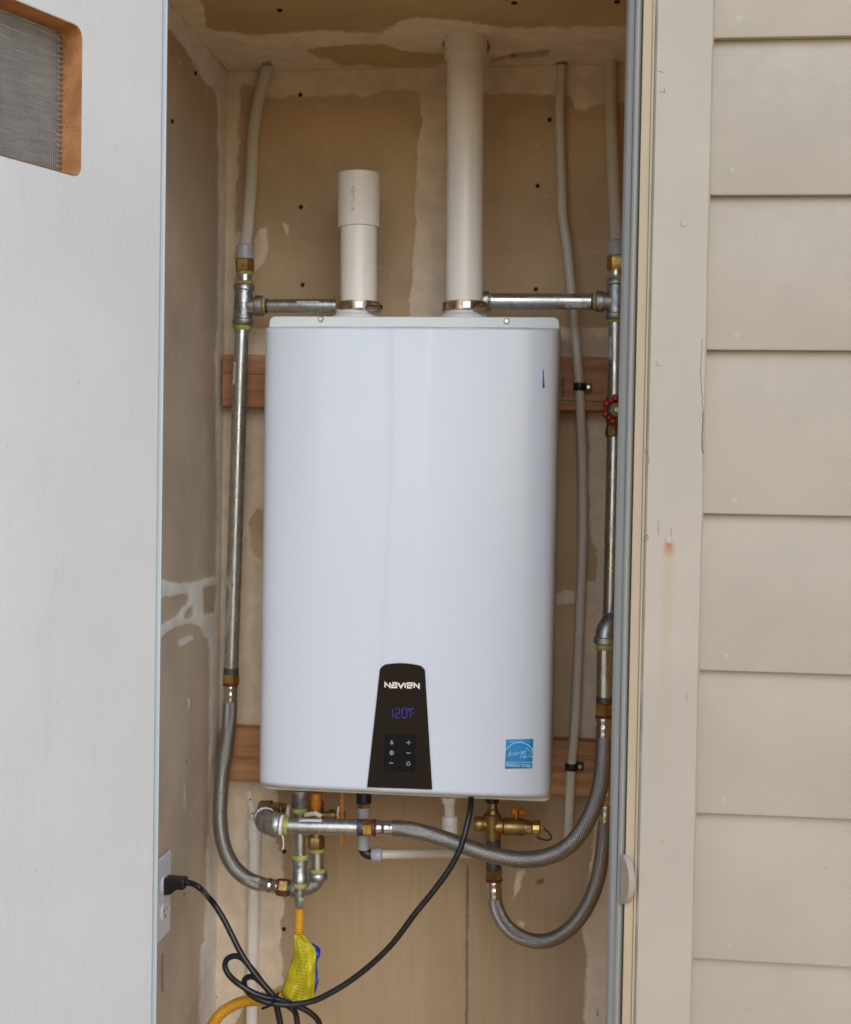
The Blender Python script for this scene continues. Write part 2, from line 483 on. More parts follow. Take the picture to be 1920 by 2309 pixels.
def mat_drywall(name, base, mudc, amp=10.0, ply=False, cover=0.9):
    M = NT(name)
    sd = M.attr('mud')
    n1 = M.noise(26, 5, 0.6); n2 = M.noise(110, 4, 0.6)
    e = M.math('ADD', sd, M.math('ADD', M.math('MULTIPLY', M.math('SUBTRACT', n1, 0.5), amp * 2.2), M.math('MULTIPLY', M.math('SUBTRACT', n2, 0.5), amp * 1.0)))
    mask = M.step(M.math('ADD', e, M.math('MULTIPLY', M.math('SUBTRACT', M.noise(300, 3, 0.6), 0.5), amp * 0.7)), -2.6, 3.2)
    a = M.noise(5, 5, 0.6); b = M.noise(24, 4, 0.65)
    col = M.mix(M.step(a, 0.3, 0.75), dim(base, 0.84), dim(base, 1.12))
    col = M.mix(M.math('MULTIPLY', M.step(M.noise(70, 3, 0.5), 0.60, 0.72), 0.16), col, dim(base, 1.6))
    if ply:
        p = M.attr('ply')
        g = M.noise(16, 6, 0.62, (1, 1, 0.07)); g2 = M.noise(5, 4, 0.6, (1, 1, 0.25)); g3 = M.noise(170, 5, 0.6, (1, 1, 0.022))
        pc = M.mix(M.step(g, 0.2, 0.8), (0.43, 0.305, 0.18), (0.50, 0.365, 0.225))
        pc = M.mix(M.math('MULTIPLY', M.step(g2, 0.45, 0.75), 0.45), pc, (0.38, 0.30, 0.21))
        pc = M.mix(M.math('MULTIPLY', M.step(g3, 0.50, 0.66), 0.12), pc, (0.22, 0.145, 0.085))
        wv = M.n('ShaderNodeTexWave', wave_type='BANDS', bands_direction='X'); wv.inputs['Scale'].default_value = 7; wv.inputs['Distortion'].default_value = 9; wv.inputs['Detail'].default_value = 3; wv.inputs['Detail Scale'].default_value = 0.7; M.l(M.coords((1, 1, 0.12)), wv.inputs['Vector'])
        pc = M.mix(M.math('MULTIPLY', M.step(wv.outputs['Fac'], 0.6, 1.0), 0.05), pc, (0.26, 0.17, 0.10))
        pc = M.mix(M.math('MULTIPLY', M.step(M.noise(7, 6, 0.68, (1, 1, 0.5)), 0.45, 0.72), 0.35), pc, (0.33, 0.24, 0.16))
        pc = M.mix(M.math('MULTIPLY', M.step(M.noise(38, 3, 0.5), 0.70, 0.78), 0.22), pc, (0.14, 0.10, 0.075))
        col = M.mix(M.step(p, -1.5, 1.5), col, pc)
    mc = M.mix(M.step(b, 0.3, 0.7), dim(mudc, 0.88), dim(mudc, 1.08))
    thin = M.step(M.math('ADD', M.math('MULTIPLY', e, 0.045), M.noise(45, 5, 0.65, (1, 1, 0.45))), 0.40, 0.72, 0.45, cover)
    col = M.mix(M.math('MULTIPLY', mask, thin), col, mc)
    st = M.math('ADD', M.attr('stain'), M.math('MULTIPLY', M.math('SUBTRACT', n2, 0.5), 7.0))
    col = M.mix(M.math('MULTIPLY', M.step(st, -1.5, 1.5), 0.65), col, (0.10, 0.08, 0.06))
    h = M.math('ADD', M.math('MULTIPLY', mask, 0.7), M.math('ADD', M.math('MULTIPLY', b, 0.35), M.math('ADD', M.math('MULTIPLY', M.noise(230, 3), 0.18), M.math('MULTIPLY', M.math('MULTIPLY', mask, M.noise(34, 4, 0.65, (1, 1, 3.5))), 0.7))))
    M.bump(h, 0.45, 0.0016)
    return M.out(col, 0.75, 0, 0.25)
BROWN = (0.55, 0.40, 0.25)
MUD = (0.79, 0.665, 0.51)
MAT['backwall'] = mat_drywall('back_drywall', BROWN, MUD, 10, True)
MAT['leftwall'] = mat_drywall('left_drywall', (0.54, 0.445, 0.34), (0.85, 0.82, 0.77), 6)
MAT['ceiling'] = mat_drywall('ceiling_drywall', (0.54, 0.40, 0.21), (0.86, 0.74, 0.57), 9)
MAT['plain'] = simple('plain_drywall', (0.44, 0.34, 0.23), 0.8, 0, 0.12, 8, 0.2)
MAT['warm_bounce'] = simple('orange_bounce_wall', (0.60, 0.34, 0.13), 0.8, 0, 0.15, 8, 0.2, 90, (1, 1, 0.1))  # for the unseen right wall; orange added to bounce warm light into the closet
MAT['floor'] = simple('concrete_floor', (0.28, 0.25, 0.21), 0.85, 0, 0.15, 10, 0.3)
MAT['ground'] = simple('dry_ground', (0.80, 0.45, 0.18), 0.9, 0, 0.2, 1.5, 0.4, 30)

# ------------------------------------------------------------------ the setting
Y_WALL = 2.34          # back wall of the closet
Y_FACE = 1.60          # face of the trim
XL = at(489, 2020, Y_WALL).x
XR = at(1452, 900, Y_WALL).x
ZC = at(1050, 79, 2.18).z
Z_HEAD = at(900, -110, 1.66).z
X_HINGE = at(361, 600, 1.63).x

def sdf(P, poly):      # signed distance in pixels, positive inside
    P = np.asarray(P, float); V = np.asarray(poly, float)
    d = np.full(len(P), 1e9); ins = np.zeros(len(P), bool)
    for i in range(len(V)):
        a, b = V[i], V[(i + 1) % len(V)]
        e = b - a; w = P - a
        t = np.clip((w @ e) / max(e @ e, 1e-9), 0, 1)
        q = w - t[:, None] * e
        d = np.minimum(d, (q * q).sum(1))
        c1 = (a[1] <= P[:, 1]) != (b[1] <= P[:, 1])
        with np.errstate(divide='ignore', invalid='ignore'):
            xi = a[0] + (P[:, 1] - a[1]) * e[0] / (e[1] if e[1] != 0 else 1e-9)
        ins ^= c1 & (P[:, 0] < xi)
    d = np.sqrt(d)
    return np.where(ins, d, -d)
def union(P, polys, holes=()):
    r = np.full(len(P), -80.0)
    for q in polys: r = np.maximum(r, sdf(P, q))
    for q in holes: r = np.minimum(r, -sdf(P, q))
    return np.clip(r, -80, 80)
def wall_sheet(name, O, U, V, nu, nv, nrm, thick, mat, mud, holes=(), ply=(), stain=()):
    O, U, V, nrm = (np.array(q, float) for q in (O, U, V, nrm))
    s, t = np.meshgrid(np.linspace(0, 1, nu), np.linspace(0, 1, nv))
    P = O + s.reshape(-1, 1) * U + t.reshape(-1, 1) * V
    px = project(P)
    A = union(px, mud, holes)
    k = np.clip((A + 6) / 14, 0, 1); k = k * k * (3 - 2 * k)
    wob = np.array([mnoise.noise(Vector(p) * 9) for p in P[:, :]]) * 0.0012
    P = P + nrm * (k * 0.0018 + wob)[:, None]
    nfront = len(P)
    back = O - nrm * thick + np.array([[0, 0, 0], *[U, V, U + V]])
    verts = [tuple(p) for p in P] + [tuple(p) for p in back]
    faces = [(j * nu + i, j * nu + i + 1, (j + 1) * nu + i + 1, (j + 1) * nu + i) for j in range(nv - 1) for i in range(nu - 1)]
    b = nfront
    faces.append((b, b + 2, b + 3, b + 1))
    bot = [i for i in range(nu)]; top = [(nv - 1) * nu + i for i in range(nu)]
    lef = [j * nu for j in range(nv)]; rig = [j * nu + nu - 1 for j in range(nv)]
    faces += [tuple([b, b + 1] + bot[::-1]), tuple([b + 3, b + 2] + top), tuple([b + 2, b] + lef), tuple([b + 1, b + 3] + rig[::-1])]
    me = bpy.data.meshes.new(name)
    me.from_pydata(verts, [], faces)
    bm = bmesh.new(); bm.from_mesh(me); bmesh.ops.recalc_face_normals(bm, faces=bm.faces); bm.to_mesh(me); bm.free()
    for an, arr in (('mud', A), ('ply', union(px, ply)), ('stain', union(px, stain))):
        at_ = me.attributes.new(an, 'FLOAT', 'POINT')
        at_.data.foreach_set('value', np.concatenate([arr, np.full(4, -80.0)]).astype(np.float32))
    me.polygons.foreach_set('use_smooth', [len(p.vertices) == 4 for p in me.polygons])
    o = link(name, me, mat)
    o['kind'] = 'structure'
    return o

mud_back = [
    [(470, 60), (1500, 60), (1500, 225), (1340, 236), (1318, 250), (1302, 246), (1284, 216), (1200, 213), (1104, 212), (1060, 206), (960, 206), (925, 203), (862, 203), (842, 214), (816, 224), (792, 209), (720, 219), (640, 222), (590, 218), (560, 190), (470, 185)],
    [(946, 195), (1012, 195), (1012, 735), (918, 735), (930, 620), (928, 560), (938, 520), (932, 460), (940, 420), (942, 330), (950, 280)],
    [(440, 140), (548, 140), (540, 300), (532, 500), (528, 800), (440, 800)],
    [(584, 518), (602, 512), (608, 548), (600, 590), (574, 612), (566, 572), (572, 540)],
    [(634, 498), (650, 504), (656, 528), (644, 534)],
    [(538, 520), (549, 530), (554, 562), (528, 566)],
    [(480, 738), (1420, 738), (1420, 815), (480, 808)],
    [(440, 918), (612, 918), (612, 1152), (578, 1148), (562, 1176), (570, 1250), (600, 1262), (612, 1262), (612, 1650), (440, 1650)],
    [(1326, 925), (1400, 925), (1400, 1690), (1308, 1690), (1312, 1312), (1346, 1310), (1345, 1240), (1328, 1205)],
    [(1235, 1348), (1275, 1326), (1300, 1330), (1300, 1362), (1250, 1366)],
    [(440, 1752), (604, 1752), (630, 1790), (632, 1862), (624, 1890), (640, 1930), (642, 2060), (628, 2076), (637, 2105), (640, 2222), (606, 2240), (566, 2246), (520, 2330), (440, 2330)],
    [(1348, 1780), (1400, 1780), (1390, 2330), (1316, 2330), (1323, 2150), (1312, 2100), (1332, 1950)],
    [(1162, 1966), (1184, 1962), (1176, 2000), (1157, 2032)],
    [(1164, 2072), (1186, 2080), (1180, 2094), (1166, 2086)],
    [(964, 1893), (990, 1902), (984, 1907), (960, 1899)],
    [(706, 232), (742, 237), (736, 243), (712, 240)],
    [(1208, 322), (1220, 324), (1218, 334), (1209, 333)],
]
ply_back = [[(440, 1757), (1480, 1757), (1480, 2500), (300, 2500)]]
stain_back = [[(1052, 1950), (1058, 1950), (1056, 2330), (1049, 2330)], [(1208, 1986), (1226, 1980), (1228, 1992), (1212, 1996)],
              [(1197, 1990), (1204, 1991), (1202, 1997)], [(1345, 2270), (1354, 2288), (1346, 2296)],
              [(1256, 1712), (1268, 1714), (1266, 1726), (1257, 1724)]]
z0, z1 = 0.0, ZC
NU, NV = 230, 300
zb = at(900, 2420, Y_WALL).z
back_wall = wall_sheet('back_wall', (XL - 0.03, Y_WALL, zb), (XR - XL + 0.06, 0, 0), (0, 0, ZC - zb), NU, NV, (0, -1, 0), 0.012, MAT['backwall'], mud_back, (), ply_back, stain_back)
MB().box((XL - 0.03, Y_WALL, -0.05), (XR + 0.03, Y_WALL + 0.02, zb - 0.002)).build('lower_back_wall', MAT['plain'], None, False)['kind'] = 'structure'
mud_left = [
    [(300, -60), (372, -60), (398, 0), (430, 45), (515, 165), (540, 300), (540, 1320), (486, 1320), (488, 1130), (484, 800), (489, 700), (491, 400), (487, 215), (466, 186), (452, 172), (430, 130), (408, 95), (392, 80), (376, 55), (300, 20)],
    [(320, 1296), (400, 1314), (440, 1312), (490, 1296), (540, 1300), (540, 1460), (472, 1448), (458, 1432), (448, 1414), (430, 1406), (404, 1412), (378, 1426), (352, 1448), (320, 1462)],
    [(470, 1440), (540, 1440), (540, 2420), (446, 2420), (451, 2138), (463, 2118), (458, 2098), (464, 2000), (468, 1850), (472, 1600)],
    [(425, 1575), (429, 1580), (427, 1602), (422, 1590)], [(416, 1760), (420, 1790), (419, 1830), (414, 1800)],
    [(399, 1446), (432, 1432), (440, 1444), (402, 1462)], [(404, 134), (412, 142), (408, 146)], [(464, 200), (468, 206), (466, 214)],
]
holes_left = [[(354, 1350), (420, 1338), (428, 1352), (392, 1392), (372, 1402), (352, 1414)], [(424, 1372), (434, 1366), (434, 1392), (412, 1398)], [(458, 1326), (484, 1320), (484, 1378), (460, 1384)]]
stain_left = [[(415, 2010), (418, 2012), (417, 2026), (414, 2024)], [(420, 1712), (423, 1712), (422, 1722), (419, 1722)], [(365, 2150), (368, 2150), (368, 2240), (364, 2240)], [(437, 160), (441, 160), (441, 170), (438, 171)]]
Y0L = 1.655
left_wall = wall_sheet('left_wall', (XL, Y_WALL + 0.01, zb - 0.03), (0, Y0L - Y_WALL - 0.01, 0), (0, 0, ZC - zb + 0.03), 170, 300, (1, 0, 0), 0.012, MAT['leftwall'], mud_left, holes_left, (), stain_left)
MB().box((XL - 0.012, Y0L, -0.05), (XL, Y_WALL, zb - 0.032)).build('lower_left_wall', MAT['plain'], None, False)['kind'] = 'structure'
MB().box((XR, Y0L, -0.05), (XR + 0.012, Y_WALL + 0.01, ZC)).build('right_wall', MAT['warm_bounce'], None, False)['kind'] = 'structure'
mud_ceil = [[(300, -120), (440, -60), (458, 12), (470, 62), (560, 76), (640, 72), (720, 70), (862, 74), (900, 46), (942, 36), (1082, 48), (1140, 62), (1500, 54), (1500, 260), (300, 260)]]
holes_ceil = [[(698, 110), (760, 103), (868, 99), (905, 114), (960, 120), (1012, 118), (1012, 140), (920, 150), (772, 146), (722, 128)], [(1104, 128), (1160, 120), (1240, 112), (1235, 122), (1170, 128), (1106, 140)]]
ceiling = wall_sheet('ceiling', (XL - 0.02, Y0L, ZC), (XR - XL + 0.04, 0, 0), (0, Y_WALL + 0.02 - Y0L, 0), 220, 150, (0, 0, -1), 0.012, MAT['ceiling'], mud_ceil, holes_ceil, (), [[(1094, 84), (1102, 90), (1108, 104), (1100, 118), (1090, 112)], [(996, 96), (1004, 84), (1010, 86), (1004, 112)], [(1150, 122), (1164, 118), (1166, 126), (1154, 130)], [(588, 138), (612, 134), (616, 146), (592, 150)], [(1254, 138), (1280, 134), (1280, 147), (1256, 150)]])
MB().box((XL - 0.02, Y0L, -0.06), (XR + 0.02, Y_WALL + 0.01, -0.002)).build('floor', MAT['floor'], None, False)['kind'] = 'structure'
g = MB().add([(-120, -120, -0.10), (120, -120, -0.10), (120, 120, -0.10), (-120, 120, -0.10)], [(0, 1, 2, 3)]).build('ground', MAT['ground'], None, False)
g['kind'] = 'structure'
# the rest of the house front, which closes the closet off from the sky
sh = MB()
sh.box((-4.0, 1.64, -0.1), (X_HINGE - 0.05, 1.652, 3.0))
sh.box((X_HINGE - 0.05, 1.64, Z_HEAD), (XR + 0.02, 1.652, 3.0))
sh.box((-4.0, 1.652, ZC + 0.02), (4.0, 4.0, 3.0))
sh.box((-4.0, 2.40, -0.1), (4.0, 4.0, ZC + 0.015))
sh.box((XR + 0.03, 1.66, -0.1), (4.0, 2.395, ZC + 0.015))
sh.box((-4.0, 1.66, -0.1), (XL - 0.03, 2.395, ZC + 0.015))
sh.build('house_front', MAT['siding'], None, False)['kind'] = 'structure'

def screw_dots(parent, spots, fn, nrm, r):
    for (x, y) in spots:
        p = fn(x, y); n = Vector(nrm)
        MB().turned(p - n * 0.004, p + n * 0.0035, [(0, r * 0.6), (0.6, r), (0.85, r), (1.0, r * 0.55), (0.97, r * 0.35)], 14).build('screw', MAT['screw'], parent)
screw_dots(back_wall, [(678, 214), (679, 467), (683, 642), (1213, 419), (1209, 652), (642, 1920), (641, 2095), (485, 2248), (1240, 270)], lambda x, y: at(x, y, Y_WALL), (0, -1, 0), 0.0038)
screw_dots(left_wall, [(439, 165), (387, 273)], lambda x, y: atx(x, y, XL), (1, 0, 0), 0.0036)
screw_dots(ceiling, [(631, 21), (1160, 4), (1392, 2)], lambda x, y: atz(x, y, ZC), (0, 0, -1), 0.0045)

# ------------------------------------------------------------------ lap siding to the right
XT0 = at(1455, 1150, Y_FACE).x; XT1 = at(1587, 1150, Y_FACE).x
wall = thing('siding_wall', (XT1 + 0.4, 1.63, 0), 'beige painted lap siding wall beside the closet doorway, with round nail heads', 'wall')
laps = [-275, 86, 440, 788, 1157, 1511, 1833, 2162, 2492]
lz = [at(1600, y, 1.615).z for y in laps]
lz.insert(0, lz[0] + 0.19)
nails = {2: (1666, 44), 3: (1651, 386), 4: (1661, 758), 5: (1655, 1129), 6: (1636, 1482), 7: (1632, 1808), 8: (1646, 2133)}
for i in range(1, len(lz)):
    zl, zt = lz[i], lz[i - 1] + 0.028
    b = MB()
    n = 80
    x0, x1 = XT1 + 0.001, XT1 + 2.4
    v, f = [], []
    for k in range(n + 1):
        x = x0 + (x1 - x0) * (k / n) ** 1.8
        w = mnoise.noise(Vector((x * 6, i * 3.1, 0))) * 0.0010
        ww = mnoise.noise(Vector((x * 5, i * 7.7, 5))) * 0.0007
        v += [(x, 1.6135 + w, zl + ww), (x, 1.6125 + w, zl + 0.0025 + ww), (x, 1.6265 + w * .3, zt), (x, 1.634, zt), (x, 1.6225 + w, zl + ww)]
    for k in range(n):
        for q in range(5):
            q2 = (q + 1) % 5
            f.append((k * 5 + q, k * 5 + q2, (k + 1) * 5 + q2, (k + 1) * 5 + q))
    f += [(4, 3, 2, 1, 0), tuple(n * 5 + q for q in range(5))]
    bo = b.add(v, f).build('siding_board', MAT['siding'], wall, True, 30)
    if i in nails:
        px, py = nails[i]
        pz = at(px, py, 1.614)
        tt = (pz.z - zl) / (zt - zl)
        yy = 1.6125 + tt * (1.6265 - 1.6125)
        r = 0.0046
        nb = MB().turned((pz.x, yy + 0.003, pz.z), (pz.x, yy - 0.0009, pz.z), [(0, r), (0.8, r), (0.97, r * 0.86), (1.0, r * 0.6)], 20)
        nb.build('nail_head', MAT['siding'], bo)

# ------------------------------------------------------------------ door frame
frame = thing('door_frame', (XT0, 1.62, 0), 'beige door frame with rust streak and grey weatherstrip on the right of the closet', 'door frame')
v, f = [], []
NZ = 420
zlo, zhi = -0.1, 2.42
for k in range(NZ + 1):
    z = zlo + (zhi - zlo) * k / NZ
    w = mnoise.noise(Vector((z * 22, 0, 3))) * 0.0007 + mnoise.noise(Vector((z * 90, 1, 3))) * 0.0004
    w2 = mnoise.noise(Vector((z * 14, 9, 3))) * 0.0008 + mnoise.noise(Vector((z * 70, 9, 1))) * 0.0004
    v += [(XT0 + w, 1.6035, z), (XT0 + 0.0028 + w * .6, Y_FACE, z), (XT1 - 0.0025 + w2, Y_FACE, z), (XT1 + w2, 1.6035, z), (XT1 + w2, 1.632, z), (XT0, 1.632, z)]
for k in range(NZ):
    for q in range(6):
        f.append((k * 6 + q, k * 6 + (q + 1) % 6, (k + 1) * 6 + (q + 1) % 6, (k + 1) * 6 + q))
f += [(5, 4, 3, 2, 1, 0), tuple(NZ * 6 + q for q in range(6))]
casing = MB().add(v, f).build('casing', MAT['trim'], frame, True, 40)
for (px, py, r) in [(1543, 503, 0.0046), (1509, 1219, 0.0048), (1488, 818, 0.0042), (1497, 1895, 0.004)]:
    p = at(px, py, Y_FACE)
    MB().turned((p.x, Y_FACE + 0.003, p.z), (p.x, Y_FACE - 0.0009, p.z), [(0, r), (0.8, r), (0.97, r * 0.86), (1.0, r * 0.6)], 20).build('nail_head', MAT['trim'], casing)
def crackline(pts, w, parent, mat='darkhole', Y=Y_FACE - 0.0002, jit=0.0006):
    P = []
    for i in range(len(pts) - 1):
        a, b = at(*pts[i], Y), at(*pts[i + 1], Y)
        for k in range(6):
            q = a.lerp(b, k / 6)
            P.append((q.x + random.uniform(-jit, jit), q.z))
    q = at(*pts[-1], Y); P.append((q.x, q.z))
    return MB().ribbon(P, w, Y, 0.0004).build('paint_crack', MAT[mat], parent, False)
MAT['crack'] = simple('weathered_crack', (0.13, 0.105, 0.075), 0.9, 0, 0.3, 200)
crackline([(1585, 762), (1581, 835), (1584, 890), (1586, 930)], 0.0006, casing, 'crack')
crackline([(1586, 930), (1585, 985), (1584, 1010), (1588, 1022)], 0.0013, casing, 'crack', Y_FACE - 0.0003)
crackline([(1455, 1010), (1462, 1025), (1465, 1040), (1460, 1048)], 0.0006, casing, 'crack')
crackline([(1453, 1212), (1461, 1206), (1462, 1214), (1452, 1222)], 0.0007, casing, 'crack')
crackline([(1484, 1175), (1486, 1205)], 0.0005, casing, 'crack')
crackline([(1514, 1192), (1515, 1210)], 0.0005, casing, 'crack')
crackline([(1481, 814), (1492, 812), (1496, 815), (1487, 824)], 0.0005, casing, 'crack')
crackline([(1549, 1565), (1550, 1578)], 0.0005, casing, 'crack')
crackline([(1484, 160), (1497, 163)], 0.0005, casing, 'crack')
crackline([(1487, 206), (1500, 208), (1499, 198)], 0.0005, casing, 'crack')
# jamb and stop: plan outlines run up the whole height
def xpx(px, Y): return at(px, 1150, Y).x
ja, jb, jc, jd = xpx(1449, 1.605), xpx(1428, 1.611), xpx(1409, 1.622), xpx(1395, 1.632)
MB().post([(ja, 1.6042), (XT0 - 0.0002, 1.6036), (XT0 - 0.0002, 1.632), (ja, 1.632)], zlo, zhi).build('jamb_edge', MAT['jamb_edge'], frame, True, 40, 0.0006)
MB().post([(jb, 1.6105), (ja - 0.0002, 1.6065), (ja - 0.0002, 1.70), (jb, 1.70)], zlo, zhi).build('jamb', MAT['jamb'], frame, True, 40, 0.0006)
ts = [k / 10 for k in range(11)]
bulb = [(jc + (jb - 0.0003 - jc) * t, 1.6205 - 0.0065 * math.sin(math.pi * min(1, t * 0.85 + 0.15)) ** 0.8) for t in ts]
wob = MB()
v, f = [], []
for k in range(161):
    z = zlo + (zhi - zlo) * k / 160
    w = mnoise.noise(Vector((z * 4, 2, 8))) * 0.0012
    for (x, y) in bulb: v.append((x + w, y, z))
n = len(bulb)
f = [(k * n + q, k * n + q + 1, (k + 1) * n + q + 1, (k + 1) * n + q) for k in range(160) for q in range(n - 1)]
wob.add(v, f)
wob.box((jc + 0.0004, 1.6222, zlo), (jb - 0.0005, 1.70, zhi))
wob.build('weatherstrip', MAT['strip'], frame, True, 60)
MB().post([(jd, 1.634), (jd + 0.0015, 1.6305), (jc - 0.0002, 1.6255), (jc - 0.0002, 1.72), (jd, 1.72)], zlo, zhi).build('stop_strip', MAT['carrier'], frame, True, 40)
MB().post([(jd + 0.004, 1.722), (XR + 0.03, 1.722), (XR + 0.03, 1.76), (jd + 0.004, 1.76)], zlo, zhi).build('inner_stud', MAT['plain'], frame, False)
# round latch cover standing off the jamb
c = at(1407, 1982, 1.6105)
r = m(54, 1.64)
ax = Vector((-0.88, -0.47, 0)).normalized()
e1 = Vector((0.47, -0.88, 0)).normalized()
hm = [c + e1 * (r * math.cos(t) * 0.66) + Vector((0, 0, r * math.sin(t))) for t in np.linspace(-math.pi / 2, math.pi / 2, 25)]
dk = MB().add([p + ax * 0.004 for p in hm] + [p - ax * 0.004 for p in hm], [tuple(range(25)), tuple(reversed(range(25, 50)))] + [(i, (i + 1) % 25, (i + 1) % 25 + 25, i + 25) for i in range(25)])
lc = dk.build('latch_cover', MAT['latch'], frame, True, 40)
# left side of the frame, mostly behind the door
xe0, xe1 = at(361, 600, 1.63).x, at(372.5, 600, 1.63).x
MB().post([(xe0 - 0.04, 1.628), (xe1, 1.628), (xe1 - 0.001, 1.633), (xe1 - 0.040, 1.70), (xe0 - 0.07, 1.70)], zlo, zhi).build('hinge_jamb', MAT['door_edge'], frame, True, 40, 0.0012)
MB().post([(XL - 0.02, 1.702), (xe1 - 0.045, 1.702), (xe1 - 0.052, 1.72), (XL - 0.02, 1.72)], zlo, zhi).build('inner_stud', MAT['plain'], frame, False)

# ------------------------------------------------------------------ the open door
TH = math.radians(23.6)
hp = at(361, 600, 1.622)
dvec = Vector((-math.sin(TH), -math.cos(TH), 0))        # from hinge to free edge
nvec = Vector((math.cos(TH), -math.sin(TH), 0))         # out of the visible face
door = thing('door', (hp.x, hp.y, 0.02), 'white painted closet door swung open at left, with a screened vent opening', 'door')
DW, DZ0, DZ1, DT = 0.62, 0.03, 2.38, 0.035
def dp(s_, z, d=0.0): return hp + dvec * s_ - nvec * d + Vector((0, 0, z - hp.z))
def dlocal(px, py):
    q = atp(px, py, hp, nvec) - hp
    return q.dot(dvec), q.z + hp.z
s0, zt_ = dlocal(186, 62)
_, zb_ = dlocal(186, 401)
s1 = s0 + 0.36
cr = 0.012
def rrect(a, b, c, d, r, n=5):
    out = []
    for (cx, cz, a0) in ((a + r, c + r, 180), (b - r, c + r, 270), (b - r, d - r, 0), (a + r, d - r, 90)):
        for k in range(n + 1):
            t = math.radians(a0 + 90 * k / n)
            out.append((cx + r * math.cos(t), cz + r * math.sin(t)))
    return out
hole = rrect(s0, s1, zb_, zt_, cr)
# slab: outer rectangle with the rounded opening cut out
nh = len(hole)
outer = []
cxh, czh = (s0 + s1) / 2, (zb_ + zt_) / 2
bmd = bmesh.new()
def ring(pts, d): return [bmd.verts.new(dp(a, b, d)) for a, b in pts]
rect = [(0, DZ0), (DW, DZ0), (DW, DZ1), (0, DZ1)]
for d in (0.0, DT):
    vo = ring(rect, d); vi = ring(hole, d)
    eo = [bmd.edges.new((vo[i], vo[(i + 1) % 4])) for i in range(4)]
    ei = [bmd.edges.new((vi[i], vi[(i + 1) % nh])) for i in range(nh)]
    bmesh.ops.triangle_fill(bmd, edges=eo + ei, use_beauty=True)
    if d == 0: vo0, vi0 = vo, vi
for i in range(4): bmd.faces.new((vo0[i], vo0[(i + 1) % 4], vo[(i + 1) % 4], vo[i]))
for i in range(nh): bmd.faces.new((vi0[i], vi[i], vi[(i + 1) % nh], vi0[(i + 1) % nh]))
bmesh.ops.recalc_face_normals(bmd, faces=bmd.faces)
me = bpy.data.meshes.new('door_slab'); bmd.to_mesh(me); bmd.free()
slab = link('door_slab', me, MAT['door'], door)
bv = slab.modifiers.new('bevel', 'BEVEL'); bv.width, bv.segments, bv.limit_method, bv.angle_limit = 0.0012, 2, 'ANGLE', math.radians(60)
# raw wood lining of the opening
lin = MB()
rin = rrect(s0 + 0.0012, s1 - 0.0012, zb_ + 0.0012, zt_ - 0.0012, cr - 0.001)
v = []
for i, (a, b) in enumerate(hole):
    w = 1.0 + 0.4 * mnoise.noise(Vector((a * 160, b * 160, 0)))
    v += [dp(a - (a - cxh) * 0.002, b - (b - czh) * 0.002, -0.0004 * w), dp(*rin[i], 0.001), dp(*rin[i], DT - 0.001), dp(a, b, DT - 0.001)]
f = []
for i in range(nh):
    a, b = 4 * i, 4 * ((i + 1) % nh)
    f += [(a, b, b + 1, a + 1), (a + 1, b + 1, b + 2, a + 2), (a + 2, b + 2, b + 3, a + 3)]
lin.add(v, f).build('vent_lining', MAT['rawwood'], door, True, 40)
# woven screen: louvred ribs and fine wires, joined because they are too fine to pick apart
scr = MB()
dscr = DT - 0.004
pitch = (zt_ - zb_) / 15.5
k = 0
z = zb_ + 0.002
bead = MB()
while z < zt_ - 0.002:
    P = []
    for q in range(30):
        a = s0 + 0.001 + (s1 - s0 - 0.002) * q / 29
        P.append(dp(a, z + 0.0008 * math.sin(q * 0.9 + k), dscr + 0.002))
    scr.sweep(P, 0.0006, 5)
    if k % 3 == 0:
        p = dp(s0 + 0.003, z, dscr - 0.003)
        scr.sweep([dp(s0 + 0.0015, z, dscr - 0.002), dp(s0 + 0.009, z, dscr - 0.003)], 0.0012, 6)
    z += pitch / 5.5
    k += 1
a = s0 + 0.003
while a < s1 - 0.002:
    scr.sweep([dp(a, zb_ + 0.001, dscr + 0.002), dp(a, zt_ - 0.001, dscr + 0.002)], 0.0004, 4)
    a += 0.0032
so = scr.build('vent_screen', MAT['screen'], door)
so['kind'] = 'stuff'
MAT['mesh_back'] = simple('dusty_louvre', (0.34, 0.31, 0.27), 0.6, 0, 0.35, 30, 0.4, 120, (1, 1, 6))
z = zb_ + 0.0005
while z < zt_ - 0.001:
    zz = min(z + pitch * 0.97, zt_ - 0.0005)
    P = [dp(s0 + 0.0015, z, dscr + 0.004), dp(s1 - 0.0015, z, dscr + 0.004), dp(s1 - 0.0015, zz, dscr + 0.0075), dp(s0 + 0.0015, zz, dscr + 0.0075)]
    Q = [p - nvec * 0.001 for p in P]
    MB().add(P + Q, [(0, 1, 2, 3), (7, 6, 5, 4), (0, 4, 5, 1), (1, 5, 6, 2), (2, 6, 7, 3), (3, 7, 4, 0)]).build('vent_slat', MAT['mesh_back'], door, False)
    z += pitch

